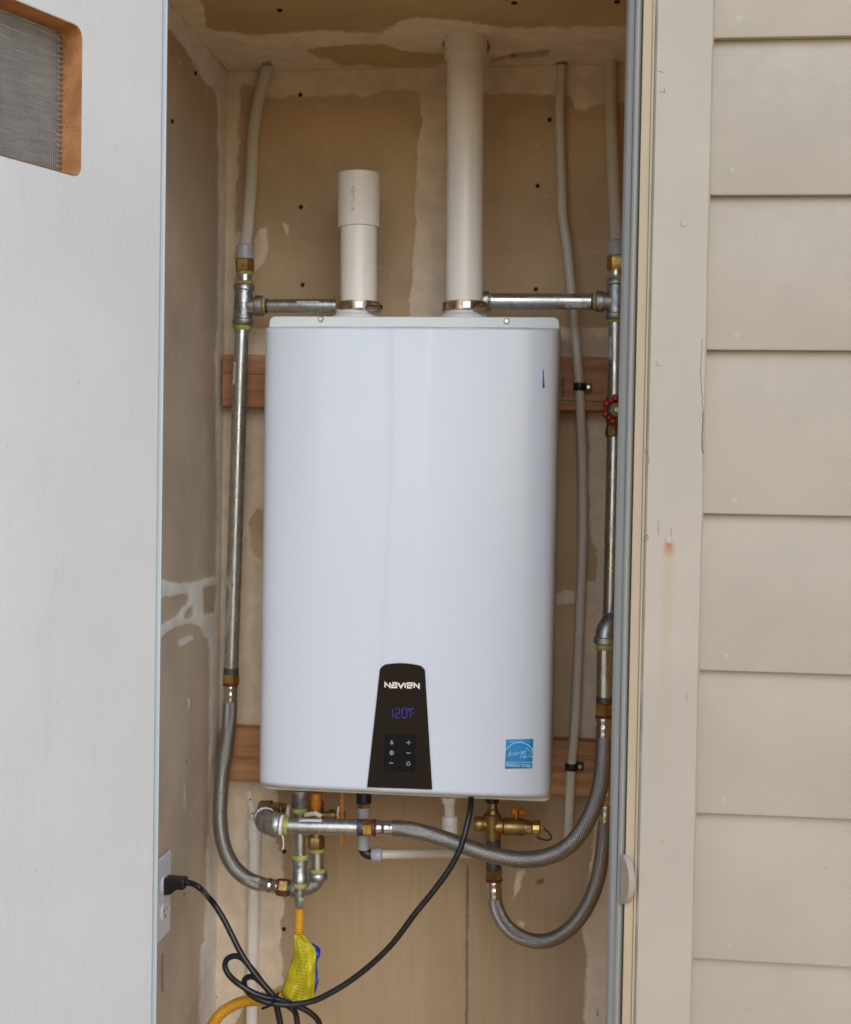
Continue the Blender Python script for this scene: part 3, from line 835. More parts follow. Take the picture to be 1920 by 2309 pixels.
# ------------------------------------------------------------------ mounting boards on the back wall
def board(px0, px1, pyt, pyb, label):
    a = at(px0, pyt, 2.302); b_ = at(px0, pyb, 2.302)
    x0, x1 = a.x, at(px1, pyt, 2.302).x
    o = MB()
    n = 40
    v, f = [], []
    for k in range(n + 1):
        x = x0 + (x1 - x0) * k / n
        w = mnoise.noise(Vector((x * 12, pyt, 0))) * 0.0012
        v += [(x, 2.302, b_.z + w), (x, 2.302, a.z + w), (x, Y_WALL - 0.002, a.z + w), (x, Y_WALL - 0.002, b_.z + w)]
    for k in range(n):
        for q in range(4): f.append((k * 4 + q, k * 4 + (q + 1) % 4, (k + 1) * 4 + (q + 1) % 4, (k + 1) * 4 + q))
    f += [(3, 2, 1, 0), tuple(n * 4 + q for q in range(4))]
    ob = o.add(v, f).build('mounting_board', MAT['lumber'], None, True, 40, 0.0025)
    return tag(ob, label, 'wooden board', 'wooden boards behind the water heater')
bd1 = board(501, 1385, 799, 917, 'upper reddish wooden board on the back wall behind the heater top')
bd2 = board(496, 1378, 1640, 1760, 'lower reddish wooden board on the back wall behind the heater bottom')
crackline([(501, 841), (560, 843), (620, 844)], 0.0016, bd1, 'crack', 2.3016, 0.0003)
crackline([(1255, 902), (1320, 904), (1380, 905)], 0.0016, bd1, 'crack', 2.3016, 0.0003)
crackline([(1272, 850), (1270, 872), (1270, 895)], 0.0045, bd1, 'softblack', 2.3014, 0.0004)

# ------------------------------------------------------------------ water heater
HX0 = at(600, 1200, 2.07).x; HX1 = at(1253.5, 1200, 2.07).x
HC, HA = (HX0 + HX1) / 2, (HX1 - HX0) / 2
ZT = at(612, 738, 2.07).z; ZB = at(594, 1768, 2.07).z
heater = thing('water_heater', (HC, 2.18, ZB), 'white wall hung tankless water heater with black control panel', 'water heater')
FB = 0.062
def gl(z):
    pts = [(882, 735), (884, 1000), (874, 1250), (860, 1490), (852, 1790)]
    zs = [at(x, y, 2.01) for x, y in pts]
    return np.interp(-z, [-p.z for p in zs], [p.x for p in zs])
def gr(z):
    zs = [at(x, y, 2.01) for x, y in [(971, 733), (958, 980), (949.5, 1366), (946, 1490), (942, 1790)]]
    return np.interp(-z, [-p.z for p in zs], [p.x for p in zs])
def cover_y(x, z, edge=True):
    u = min(1.0, abs((x - HC) / HA))
    S = max(0.0, 1 - u ** 4.4) ** (1 / 4.4)
    y = 2.07 - FB * S
    if edge:
        rt, rb = 0.010, 0.016
        dt, db = ZT - z, z - ZB
        k = 1.0
        if dt < rt: k *= math.sqrt(max(0, 1 - (1 - dt / rt) ** 2))
        if db < rb: k *= math.sqrt(max(0, 1 - (1 - db / rb) ** 2))
        y = 2.07 - FB * S * k
    L, R_ = gl(z), gr(z)
    sl = 0.5 + 0.5 * math.tanh((x - L) / 0.0045); sr = 0.5 - 0.5 * math.tanh((x - R_) / 0.0045)
    y -= 0.0014 * sl * sr
    return y
us = sorted(set([round(math.sin(t), 5) for t in np.linspace(-math.pi / 2, math.pi / 2, 90)] + [round(t, 5) for t in np.linspace(-0.32, 0.32, 110)]))
zs = sorted(set([ZB + 0.016 * (1 - math.cos(t)) for t in np.linspace(0, math.pi / 2, 10)] + [ZT - 0.010 * (1 - math.cos(t)) for t in np.linspace(0, math.pi / 2, 9)] + list(np.linspace(ZB + 0.017, ZT - 0.011, 60))))
v = [(HC + HA * u, cover_y(HC + HA * u, z), z) for z in zs for u in us]
nu, nv = len(us), len(zs)
f = [(j * nu + i, j * nu + i + 1, (j + 1) * nu + i + 1, (j + 1) * nu + i) for j in range(nv - 1) for i in range(nu - 1)]
MB().add(v, f).build('front_cover', MAT['enamel'], heater, True, 80)
# case behind the cover, a little taller than it
ct = at(612, 713, 2.072).z; cb = at(606, 1780, 2.072).z
cs = MB()
out = rrect(HX0 + 0.0005, HX1 - 0.0005, cb, ct, 0.010, 6)
cs.prism(out, 2.0706, 2.301)
cs.build('case', MAT['case'], heater, True, 40, 0.0015)
for (px, py) in [(724, 719), (1143, 724)]:
    p = at(px, py, 2.0695)
    MB().turned((p.x, 2.072, p.z), (p.x, 2.0668, p.z), [(0, 0.0045), (0.6, 0.0045), (1, 0.003)], 14).build('screw', MAT['zinc'], heater)
# control panel
YP = 2.0046
def pz(x, y, Y=YP): q = at(x, y, Y); return (q.x, q.z)
top = [pz(857, 1509), pz(862, 1503), pz(869, 1498.5)] + [pz(x, 1498.5 - 4.2 * math.sin(math.pi * (x - 869) / 80) + (x - 869) * 0.035) for x in range(879, 945, 10)] + [pz(949, 1501.5), pz(955, 1507), pz(958.5, 1512)]
panel = MB().prism([pz(828, 1776)] + top + [pz(975, 1781)], YP, YP + 0.004).build('control_panel', MAT['black'], heater, True, 40, 0.0006)
LET = {'N': [[(0, 0), (0, 1), (1, 0), (1, 1)]], 'a': [[(0.05, 1), (1, 1), (1, 0), (0, 0), (0, 0.52), (1, 0.52)]], 'V': [[(0, 1), (0.5, 0), (1, 1)]],
       'I': [[(0, 0), (0, 1)]], 'e': [[(1, 0), (0, 0), (0, 1), (1, 1), (1, 0.5), (0, 0.5)]]}
lx = [('N', 869, 11), ('a', 884.5, 10), ('V', 898, 13), ('I', 914, 0), ('e', 919.5, 10), ('N', 934.5, 11)]
for ch, x, w in lx:
    b = MB()
    for st in LET[ch]:
        b.ribbon([pz(x + w * q[0], 1550 - 10.5 * q[1] + (x - 869) * 0.02) for q in st], m(3.3 if ch != 'V' else 3.7, 2.0), YP - 0.0005, 0.0004)
    b.build('logo_letter', MAT['logo'], panel, False)
SEG = {'a': [(0, 1), (1, 1)], 'b': [(1, 1), (1, .5)], 'c': [(1, .5), (1, 0)], 'd': [(0, 0), (1, 0)], 'e': [(0, .5), (0, 0)], 'f': [(0, 1), (0, .5)], 'g': [(0, .5), (1, .5)]}
for segs, x, w in [('bc', 880, 7), ('abged', 892, 10), ('abcdef', 907.5, 10), ('aefg', 926, 9)]:
    b = MB()
    for s_ in segs:
        (a0, b0), (a1, b1) = SEG[s_]
        A, B = Vector((x + w * a0, 1619 - 21 * b0)), Vector((x + w * a1, 1619 - 21 * b1))
        if segs == 'bc': A.x -= 1; B.x -= 1
        d = (B - A) * 0.10
        b.ribbon([pz(*(A + d)), pz(*(B - d))], m(1.5, 2.0), YP - 0.0006, 0.0004)
    b.build('display_digit', MAT['digit'], panel, False)
MB().ribbon([pz(922 + 2.2 * math.cos(t), 1600 + 2.2 * math.sin(t)) for t in np.linspace(0, 2 * math.pi, 11)[:-1]], m(1.0, 2), YP - 0.0006, 0.0004, True).build('degree_mark', MAT['digit'], panel, False)
kp = [pz(868 + 2, 1655), pz(938 - 2, 1657), pz(938, 1660), pz(937, 1738), pz(934, 1741), pz(869, 1739), pz(866, 1735), pz(868, 1658)]
MB().prism(kp, YP - 0.0004, YP + 0.001).build('keypad', MAT['keypad'], panel, True, 40)
def icon(pts, w=1.6, closed=False):
    b = MB()
    for st in pts: b.ribbon([pz(*q) for q in st], m(w, 2), YP - 0.0009, 0.0004, closed)
    return b.build('button_icon', MAT['icon'], panel, False)
icon([[(884, 1670), (884, 1679)], [(880.5, 1676.5), (887.5, 1676.5)]], 3.4)
icon([[(884 + 4.2 * math.cos(t), 1697.5 + 4.2 * math.sin(t)) for t in np.linspace(0, 2 * math.pi, 15)[:-1]]], 1.5, True)
icon([[(884, 1694.5), (884, 1700.5)]], 2.0)
icon([[(878.5, 1720.5), (887, 1721)]], 1.8)
icon([[(917, 1674.5), (927, 1674.7)]], 1.6); icon([[(922, 1669.5), (922, 1679.5)]], 1.5)
icon([[(917.5, 1698), (926.5, 1698.3)]], 1.7)
icon([[(921.5 + 3.9 * math.cos(t), 1722 + 3.9 * math.sin(t)) for t in np.linspace(-1.2, 4.3, 14)]], 1.5)
icon([[(921.5, 1716.5), (921.5, 1720)]], 1.3)
# blue energy label, curved with the cover
def sticker(poly_px, off, mat, name, parent, n=8):
    (x0, y0), (x1, y1), (x2, y2), (x3, y3) = poly_px
    v = []
    for j in range(n + 1):
        for i in range(n + 1):
            s_, t = i / n, j / n
            px = (x0 * (1 - s_) + x1 * s_) * (1 - t) + (x3 * (1 - s_) + x2 * s_) * t
            py = (y0 * (1 - s_) + y1 * s_) * (1 - t) + (y3 * (1 - s_) + y2 * s_) * t
            p = at(px, py, 2.014)
            v.append((p.x, cover_y(p.x, p.z, False) - off, p.z))
    f = [(j * (n + 1) + i, j * (n + 1) + i + 1, (j + 1) * (n + 1) + i + 1, (j + 1) * (n + 1) + i) for j in range(n) for i in range(n)]
    o = MB().add(v, f).build(name, mat, parent, True, 60)
    sd_ = o.modifiers.new('thick', 'SOLIDIFY'); sd_.thickness = 0.0002
    return o
stk = sticker([(1142.5, 1667), (1203, 1667.5), (1200, 1733.5), (1139.5, 1732.5)], 0.0005, MAT['bluesticker'], 'energy_label', heater)
def onst(pts, w, name, mat='paleblue', closed=False, dy=0.0009):
    P = [at(x, y, 2.014) for x, y in pts]
    y = min(cover_y(p.x, p.z, False) for p in P) - dy
    return MB().ribbon([(p.x, p.z) for p in P], m(w, 2.0), y, 0.0003, closed).build(name, MAT[mat], stk, False)
onst([(1140.5, 1717.5), (1170, 1718), (1201, 1718.5)], 1.6, 'label_line')
onst([(1143, 1690), (1147, 1684), (1153, 1678.5), (1162, 1674.5), (1172, 1673), (1183, 1675), (1193, 1680), (1200, 1687), (1202, 1690)], 2.2, 'label_arc')
star = []
for k in range(10):
    a = math.pi / 2 + k * math.pi / 5 + 0.1
    r_ = 13.5 if k % 2 == 0 else 6.2
    star.append((1190.5 + r_ * math.cos(a), 1698.5 - r_ * math.sin(a)))
onst(star, 1.5, 'label_star', closed=True)
q = at(1163, 1699, 2.014)
SCR = [[(1144, 1705), (1149, 1702), (1153, 1697), (1152.5, 1694.5), (1149.5, 1696), (1148.5, 1700.5), (1150.5, 1703), (1154, 1701), (1157, 1696.5), (1156, 1703), (1158.5, 1698.5), (1161, 1697), (1161, 1702.5), (1164.5, 1700), (1167, 1696.5), (1165.5, 1695.5), (1164, 1699.5), (1166, 1702), (1169.5, 1698), (1171, 1696), (1171, 1698), (1173, 1696)],
       [(1179, 1696), (1176, 1696), (1174.5, 1700), (1177, 1700.5), (1179.5, 1695.5), (1177.5, 1703), (1174.5, 1709), (1173, 1707), (1178, 1702), (1182, 1695.5), (1181.5, 1700), (1184.5, 1699), (1186.5, 1695), (1184.5, 1703), (1181.5, 1709.5), (1180, 1707.5), (1184, 1703)]]
for st_ in SCR: onst(st_, 1.25, 'label_script', dy=0.0012)
q = at(1170, 1725.5, 2.014)
yl_ = min(cover_y(at(x_, 1725.5, 2.014).x, q.z, False) for x_ in (1141, 1170, 1200))
text_mesh('ENERGY STAR', m(11, 2.0), MAT['paleblue'], stk, 'label_lettering', (q.x, yl_ - 0.0009, q.z), 0.0, 0.00022, 0.80)
sticker([(1224.3, 832), (1226, 832), (1228.5, 873), (1223.5, 874)], 0.0006, MAT['bluetape'], 'tape_scrap', heater, 4)
# vent collars on top
VY = 2.185
def vent(cx, label, name='vent_pipe'):
    return thing(name, (at(cx, 700, VY).x, VY, at(cx, 700, VY).z), label, 'vent pipe', 'white vent pipes on top of the water heater')
def ringlathe(p0, p1, prof, mat, name, parent, sides=40): return MB().turned(p0, p1, prof, sides).build(name, mat, parent, True, 40)
for cx in (804, 1048):
    a, b = at(cx, 712, VY), at(cx, 699, VY)
    ringlathe(a - Vector((0, 0, 0.01)), b, [(0, m(54, VY)), (0.45, m(54, VY)), (0.6, m(47, VY)), (1, m(46, VY))], MAT['case'], 'vent_collar', heater)
pR, cR = m(41.2, VY), m(47.0, VY)
def hoseclamp(cx, sx, parent):
    a, b = at(cx, 703, VY), at(cx, 682, VY)
    cl = ringlathe(a, b, [(0, m(48.5, VY)), (0.05, m(50, VY)), (0.95, m(50, VY)), (1, m(48.5, VY))], MAT['copper'], 'hose_clamp', parent)
    p = at(sx, 693, VY - 0.035)
    MB().turned(p - Vector((0.016, -0.004, 0)), p + Vector((0.006, -0.004, 0)), [(0, 0.0058), (0.8, 0.0058), (0.82, 0.0045), (1, 0.0045)], 8).build('clamp_screw', MAT['copper'], cl)
    q = at(cx + 8, 693, VY)
    MB().box((q.x - 0.006, VY - m(50, VY) - 0.003, q.z - 0.0062), (q.x + 0.008, VY - m(50, VY) + 0.004, q.z + 0.0062)).build('clamp_housing', MAT['ferrule'], cl, False, 30, 0.001)
v1 = vent(809, 'short white vent pipe ending in an open coupling above the heater')
a, b = at(809, 706, VY), at(809.5, 505, VY)
MB().turned(a, b, [(0, pR), (1, pR)], 48).build('pipe', MAT['pvc'], v1, True, 40)
a, b = at(809.5, 513, VY), at(809.5, 393, VY)
cp = MB()
cp.turned(a, b, [(0, cR * 0.985), (0.012, cR), (0.97, cR), (0.985, cR * 1.015), (1.0, cR * 1.01), (1.0, cR * 0.90), (0.5, cR * 0.89)], 48)
cpl = cp.build('coupling', MAT['pvc'], v1, True, 40)
ink = MB()
for row in range(2):
    for k in range(13):
        if random.random() < 0.25: continue
        p = at(806 - row * 4 + random.uniform(-.5, .5), 432 + k * 4.2, VY)
        dx = p.x - at(809.5, 450, VY).x
        y = VY - math.sqrt(cR * cR - dx * dx) - 0.0002
        ink.ribbon([(p.x - 0.0009, p.z), (p.x + 0.0009 * random.uniform(.2, 1), p.z)], 0.0009 + random.random() * 0.0007, y - 0.0001, 0.0002)
ink.build('printed_marks', MAT['ink'], cpl, False)
hoseclamp(809, 853, v1)
v2 = vent(1048, 'tall white vent pipe rising from the heater through the closet ceiling')
a = at(1047, 706, VY); b = Vector((at(1050.5, 110, VY).x, VY, ZC + 0.004))
MB().turned(a, b, [(0, pR), (1, pR)], 48).build('pipe', MAT['pvc'], v2, True, 40)
a = at(1050.5, 133, VY); b = Vector((at(1050.5, 90, VY).x, VY, ZC + 0.003))
MB().turned(a, b, [(0, cR * 0.985), (0.03, cR), (1, cR)], 48).build('coupling', MAT['pvc_cream'], v2, True, 40)
hoseclamp(1048, 1092, v2)

# ------------------------------------------------------------------ pipework helpers
def seg(mb, p, q, r, sides=24, lip=0.0):
    mb.turned(p, q, [(0, r * 0.96), (0.02, r), (0.98, r), (1, r * 0.96)], sides)
def collar(mb, p, q, r, sides=28):
    mb.turned(p, q, [(0, r * 0.90), (0.12, r), (0.88, r), (1, r * 0.90)], sides)
def hexnut(p, q, r, parent, mat='brass', name='hex_nut', phase=math.pi / 6, round_end=True):
    b = MB()
    b.turned(p, q, [(0, r * 0.90), (0.10, r), (0.90, r), (1, r * 0.90)], 6, phase)
    b.turned(Vector(p).lerp(Vector(q), -0.06), Vector(p).lerp(Vector(q), 1.06), [(0, r * 0.80), (1, r * 0.80)], 24)
    return b.build(name, MAT[mat], parent, True, 30)
def sealring(p, q, r, parent, drip=0.0):
    b = MB()
    b.turned(p, q, [(0, r * 0.96), (0.2, r * 1.06), (0.7, r * 1.04), (1, r * 0.97)], 22)
    o = b.build('thread_paste', MAT['sealant'], parent, True, 50)
    for vv in o.data.vertices:
        vv.co += Vector([mnoise.noise(vv.co * 260 + Vector((k * 9, 0, 0))) * 0.0011 for k in range(3)])
    return o
def band(p, q, r, parent, mat='darkband', name='thread_end'):
    return MB().turned(p, q, [(0, r), (1, r)], 24).build(name, MAT[mat], parent, True, 40)
def ferrule(p, q, r, parent):
    return MB().turned(p, q, [(0, r * 0.92), (0.06, r * 1.0), (0.22, r * 1.0), (0.28, r * 0.90), (0.40, r * 0.90), (0.46, r * 1.0), (0.62, r * 1.0), (0.68, r * 0.92), (0.78, r * 0.95), (0.96, r * 1.02), (1, r * 0.96)], 28).build('ferrule', MAT['ferrule'], parent, True, 60)
def hose(px, r, parent, name='braided_sleeve'):
    P = smoothline([at(*q) for q in px], 0.004)
    return MB().sweep(P, r, 28, True).build(name, MAT['braid'], parent, True, 60)

# ------------------------------------------------------------------ left riser
YL = 2.245
R1 = m(16.8, YL)
riser = thing('riser_pipe', at(540, 1000, YL), 'left galvanised riser pipe with tee and brass nut beside the heater', 'pipe', 'galvanised riser pipes beside the heater')
MB().turned(at(546, 725, YL), at(521.5, 1510, YL), [(0, R1), (1, R1)], 28).build('pipe', MAT['galv'], riser)
t = MB()
T0, T1 = at(551, 641, YL), at(548, 733, YL)
t.turned(T0, T1, [(0, m(22, YL)), (0.02, m(24, YL)), (0.13, m(24, YL)), (0.16, m(20.5, YL)), (0.5, m(21.5, YL)), (0.84, m(20.5, YL)), (0.87, m(24, YL)), (0.98, m(24, YL)), (1, m(22, YL))], 32)
t.turned(at(552, 690, YL), at(595, 689.5, YL), [(0, m(19, YL)), (0.55, m(20, YL)), (0.6, m(24, YL)), (0.97, m(24, YL)), (1, m(22, YL))], 32)
t.build('tee', MAT['cast'], riser, True, 50)
side = MB()
side.turned(at(590, 689.5, YL), at(768, 689, YL), [(0, m(15.8, YL)), (1, m(15.8, YL))], 28)
side.build('side_pipe', MAT['galv'], riser)
eb = MB()
eb.sweep(arc3(at(766, 689, YL), at(800, 689, YL), at(800, 689, Y_WALL - 0.004)), m(19, YL), 20)
eb.build('elbow', MAT['cast'], riser)
sealring(at(594, 689.5, YL), at(600, 689.5, YL), m(18, YL), riser)
band(at(600, 689.5, YL), at(606, 689.5, YL), m(16.2, YL), riser)
sealring(at(760, 689, YL), at(768, 689, YL), m(18.5, YL), riser)
sealring(at(548, 733, YL), at(547, 745, YL), m(19, YL), riser)
sealring(at(552, 634, YL), at(552, 641, YL), m(18.5, YL), riser)
MB().turned(at(552, 612, YL), at(552, 640, YL), [(0, m(16.5, YL)), (1, m(16.5, YL))], 24).build('nipple', MAT['galv'], riser)
sealring(at(552, 612, YL), at(552, 620, YL), m(17.8, YL), riser)
hexnut(at(552.5, 583, YL), at(552, 613, YL), m(22, YL), riser)
MB().turned(at(553, 551, YL), at(552.5, 584, YL), [(0, m(17, YL)), (0.12, m(20, YL)), (1, m(20.5, YL))], 28).build('coupling', MAT['greyplastic'], riser)
def wraplabel(p, q, r, a0, a1, parent, mat='label', name='pipe_label'):
    p, q = Vector(p), Vector(q); ax = (q - p); t_ = ax.normalized()
    N = (Vector((0, -1, 0)) - t_ * -t_.y).normalized(); B = t_.cross(N)
    v = []
    for i in range(9):
        an = a0 + (a1 - a0) * i / 8
        d = N * math.cos(an) + B * math.sin(an)
        v += [p + d * r, q + d * r]
    f = [(2 * i, 2 * i + 1, 2 * i + 3, 2 * i + 2) for i in range(8)]
    return MB().add(v, f).build(name, MAT[mat], parent, True, 60)
wraplabel(at(672, 690, YL), at(724, 690, YL), m(16.2, YL), -0.95, -0.25, riser)
wraplabel(at(688, 690, YL), at(716, 690, YL), m(16.1, YL), 0.9, 1.3, riser)
wraplabel(at(542.3, 818, YL), at(540.6, 868, YL), m(17.2, YL), 0.35, 0.95, riser)
band(at(521.6, 1506, YL), at(521.2, 1520, YL), R1 * 1.03, riser)
# milky tube above it
def milk(pts, r, label, grp='milky plastic tubes running up the back wall'):
    P = smoothline([at(*q) for q in pts], 0.012)
    o = MB().sweep(P, r, 20).build('plastic_tube', MAT['tube'], None, True, 60)
    return tag(o, label, 'tube', grp)
milk([(553, 556, YL), (559, 513, 2.26), (566, 420, 2.29), (573, 293, 2.322), (588, 205, 2.325), (604, 148, 2.325)], m(13.5, 2.3), 'leaning milky tube above the left riser pipe, from brass nut to ceiling')
milk([(1391, 548, 2.235), (1389, 500, 2.26), (1384, 403, 2.30), (1379, 257, 2.318), (1377, 128, 2.322)], m(13.5, 2.3), 'milky tube above the right riser pipe, half hidden by the door frame')
mt = [(1267, 147, 2.326), (1263, 257, 2.326), (1267, 403, 2.326), (1269, 480, 2.32), (1279, 553, 2.315), (1289, 656, 2.305), (1296, 718, 2.298), (1301, 792, 2.288), (1307, 872, 2.288), (1310, 940, 2.292), (1314, 1059, 2.30), (1314, 1220, 2.30), (1309, 1366, 2.30), (1302, 1540, 2.295), (1297, 1640, 2.288), (1289, 1729, 2.286), (1284, 1830, 2.29), (1281, 1893, 2.29)]
milk(mt, m(10.6, 2.3), 'long wavy milky tube clipped to the boards right of the heater')
def clip(px, py, label):
    p = at(px, py, 2.288)
    o = thing('tube_clip', p, label, 'clip', 'black tube clips on the wooden boards')
    rr = m(10.6, 2.3)
    b = MB()
    b.turned(p - Vector((0, 0, 0.0065)), p + Vector((0, 0, 0.0065)), [(0, rr + 0.0018), (0.1, rr + 0.0026), (0.9, rr + 0.0026), (1, rr + 0.0018)], 24)
    b.box((p.x, p.y + 0.004, p.z - 0.0065), (p.x + 0.021, p.y + 0.0135, p.z + 0.0065))
    b.build('strap', MAT['softblack'], o, True, 40)
    MB().turned((p.x + 0.0145, p.y + 0.005, p.z), (p.x + 0.0145, p.y + 0.0005, p.z), [(0, 0.0042), (0.6, 0.0042), (1, 0.0028)], 12).build('screw', MAT['zinc'], o)
clip(1308, 872, 'black plastic clip holding the milky tube on the upper board')
clip(1289, 1729, 'black plastic clip holding the milky tube on the lower board')

# ------------------------------------------------------------------ left braided hose
def mk_hose(label, loc, grp='braided steel water hoses'):
    return thing('braided_hose', loc, label, 'hose', grp)
h1 = mk_hose('braided hose hanging from the left riser pipe in a J curve', at(500, 1800, 2.2))
hexnut(at(521.3, 1519, YL), at(520.8, 1541, YL), m(19.5, YL), h1)
band(at(520.8, 1541, YL), at(520.7, 1546, YL), m(18, YL), h1, 'redring', 'washer')
ferrule(at(520.7, 1546, YL), at(519.5, 1584, YL), m(16.5, YL), h1)
hose([(519.6, 1582, YL), (516, 1640, YL), (510, 1690, 2.24), (502.5, 1740, 2.235), (498, 1790, 2.225), (496.5, 1845, 2.215), (501, 1890, 2.205), (512, 1928, 2.195), (533, 1961, 2.185), (562, 1984, 2.18), (592, 1995, 2.175)], m(17, 2.22), h1)
ferrule(at(630, 2001, 2.17), at(588, 1994, 2.175), m(17, 2.17), h1)
hexnut(at(630, 2001, 2.17), at(652, 2003, 2.17), m(20.5, 2.17), h1, 'dullbrass')
band(at(626, 2000.5, 2.17), at(631, 2001, 2.17), m(19, 2.17), h1, 'redring', 'washer')

# ------------------------------------------------------------------ return bend under the heater
bend = thing('return_pipe', at(716, 1950, 2.17), 'short galvanised return pipe with elbow and brass union, below the orange handle', 'pipe')
band(at(650, 2003, 2.17), at(664, 2003, 2.17), m(17, 2.17), bend)
e = MB()
e.sweep(arc3(at(662, 2003, 2.17), at(718, 2006, 2.17), at(717, 1966, 2.17), 14), m(19, 2.17), 24)
collar(e, at(717, 1985, 2.17), at(716.5, 1967, 2.17), m(22.5, 2.17))
collar(e, at(657, 2003, 2.17), at(676, 2003.5, 2.17), m(22.0, 2.17))
e.build('elbow', MAT['cast'], bend, True, 50)
sealring(at(716.5, 1968, 2.17), at(716.3, 1958, 2.17), m(17.6, 2.17), bend)
MB().turned(at(716.5, 1968, 2.17), at(715, 1912, 2.17), [(0, m(16.3, 2.17)), (1, m(16.3, 2.17))], 26).build('pipe', MAT['galv'], bend)
sealring(at(715.2, 1922, 2.17), at(715, 1913, 2.17), m(18.3, 2.17), bend)
hexnut(at(714, 1915, 2.17), at(713.5, 1885, 2.17), m(19.5, 2.17), bend, 'dullbrass', 'union_nut')
MB().turned(at(713.5, 1886, 2.17), at(712, 1782, 2.17), [(0, m(16, 2.17)), (0.2, m(16, 2.17)), (0.25, m(19, 2.17)), (0.75, m(19, 2.17)), (0.8, m(14, 2.17)), (1, m(14, 2.17))], 24).build('valve_body', MAT['dullbrass'], bend)
MB().sweep([at(690, 1838, 2.13), at(712, 1834, 2.12), at(725, 1842, 2.12)], m(6, 2.1), 12).build('cream_ring', MAT['pvc_cream'], bend)
hb = MB()
hb.turned(at(712, 1826, 2.145), at(713, 1788, 2.145), [(0, m(10, 2.1)), (0.25, m(12.5, 2.1)), (0.3, m(13.5, 2.1)), (0.9, m(13.5, 2.1)), (1, m(12, 2.1))], 12)
hb.build('valve_handle', MAT['orange'], bend, True, 30)
pv = MB()
pv.turned(at(726, 1838, 2.17), at(778, 1838, 2.17), [(0, m(9, 2.17)), (0.3, m(9, 2.17)), (0.32, m(13, 2.17)), (0.6, m(13, 2.17)), (0.62, m(7, 2.17)), (0.8, m(7, 2.17)), (0.82, m(10, 2.17)), (1, m(10, 2.17))], 18)
pv.build('relief_outlet', MAT['dullbrass'], bend, True, 30)
MB().sweep([at(764, 1820, 2.15), at(762, 1834, 2.145), at(763, 1844, 2.15)], m(2.2, 2.1), 8).build('cable_tie', MAT['tape'], bend)
yl = MB()
yl.box(at(768.5, 1788, 2.16), at(774.5, 1903, 2.162))
yl.build('tag_strip', MAT['orange'], bend, False)
# hidden brass valve behind the manifold elbow
bv_ = thing('isolation_valve', at(612, 1822, 2.2), 'dark brass isolation valve half hidden behind the left manifold elbow', 'valve')
b = MB()
b.turned(at(586, 1822, 2.205), at(632, 1822, 2.2), [(0, m(15, 2.2)), (0.05, m(17, 2.2)), (0.6, m(17, 2.2)), (0.62, m(13, 2.2)), (1, m(13, 2.2))], 8, math.pi / 8)
b.turned(at(630, 1824, 2.2), at(658, 1824, 2.19), [(0, m(13, 2.2)), (0.35, m(13, 2.2)), (0.4, m(11, 2.2)), (1, m(11, 2.2))], 20)
b.build('body', MAT['dullbrass'], bv_, True, 30)
MB().turned(at(648, 1828, 2.17), at(656, 1829, 2.17), [(0, m(14, 2.17)), (1, m(14, 2.17))], 20).build('plastic_ring', MAT['pvc'], bv_)

# ------------------------------------------------------------------ manifold pipe with elbow
YM = 2.09
man = thing('manifold_pipe', at(720, 1866, YM), 'horizontal galvanised pipe with white taped elbow just under the heater', 'pipe')
e = MB()
e.sweep(arc3(at(634, 1861, YM), at(588, 1857, YM), at(603, 1838, 2.20), 14), [m(q, YM) for q in (24, 25, 26, 27, 27.5, 28, 28, 28, 27, 26, 25, 24.5, 24, 24, 23)], 28)
collar(e, at(614, 1859.5, YM), at(634, 1861, YM), m(29, YM))
collar(e, at(599, 1846, 2.145), at(602, 1841, 2.172), m(29, YM))
e.build('elbow', MAT['cast'], man, True, 50)
band(at(628, 1861, YM), at(640, 1862, YM), m(24, YM), man, 'tape', 'thread_tape')
MB().sweep(smoothline([at(637, 1884, YM - 0.014), at(639, 1893, YM - 0.014), at(640, 1905, YM - 0.012), at(638, 1916, YM - 0.012)], 0.003), m(1.6, YM), 6).build('tape_tail', MAT['tape'], man)
sealring(at(640, 1862, YM), at(651, 1863, YM), m(20.5, YM), man)
MB().turned(at(640, 1862, YM), at(823, 1866.5, YM), [(0, m(18.3, YM)), (1, m(18.3, YM))], 32).build('pipe', MAT['galv'], man)
wraplabel(at(676, 1863.5, YM), at(728, 1864.5, YM), m(18.8, YM), -1.35, -0.85, man, 'tape')
band(at(807, 1866, YM), at(822, 1866.5, YM), m(18.6, YM), man)
h2 = mk_hose('longest braided hose, sweeping from the horizontal pipe to the right sleeve pipe', at(1100, 1925, YM))
hexnut(at(820, 1866.5, YM), at(842, 1867, YM), m(20.5, YM), h2, 'brass', 'hex_nut', 0)
band(at(841.5, 1867, YM), at(847, 1867, YM), m(20, YM), h2, 'redring', 'washer')
ferrule(at(847, 1867, YM), at(889, 1868, YM), m(17, YM), h2)
hose([(885, 1868, YM), (915, 1870, YM), (955, 1878, 2.085), (998, 1891, 2.08), (1047, 1908, 2.075), (1102, 1926, 2.07), (1157, 1937, 2.065), (1193, 1938.5, 2.065), (1230, 1933.5, 2.065), (1266, 1919, 2.068), (1296, 1895, 2.072), (1321, 1860, 2.08), (1340, 1820, 2.09), (1353, 1778, 2.10), (1359.5, 1735, 2.11), (1362, 1700, 2.115), (1363, 1660, 2.12)], m(18.6, 2.08), h2)
YS = 2.12
ferrule(at(1363.5, 1617, YS), at(1363, 1663, YS), m(18.5, YS), h2)
band(at(1363.5, 1614, YS), at(1363.5, 1618, YS), m(20.5, YS), h2, 'redring', 'washer')
hexnut(at(1363.5, 1584, YS), at(1363.5, 1615, YS), m(21, YS), h2, 'brass', 'hex_nut', 0)

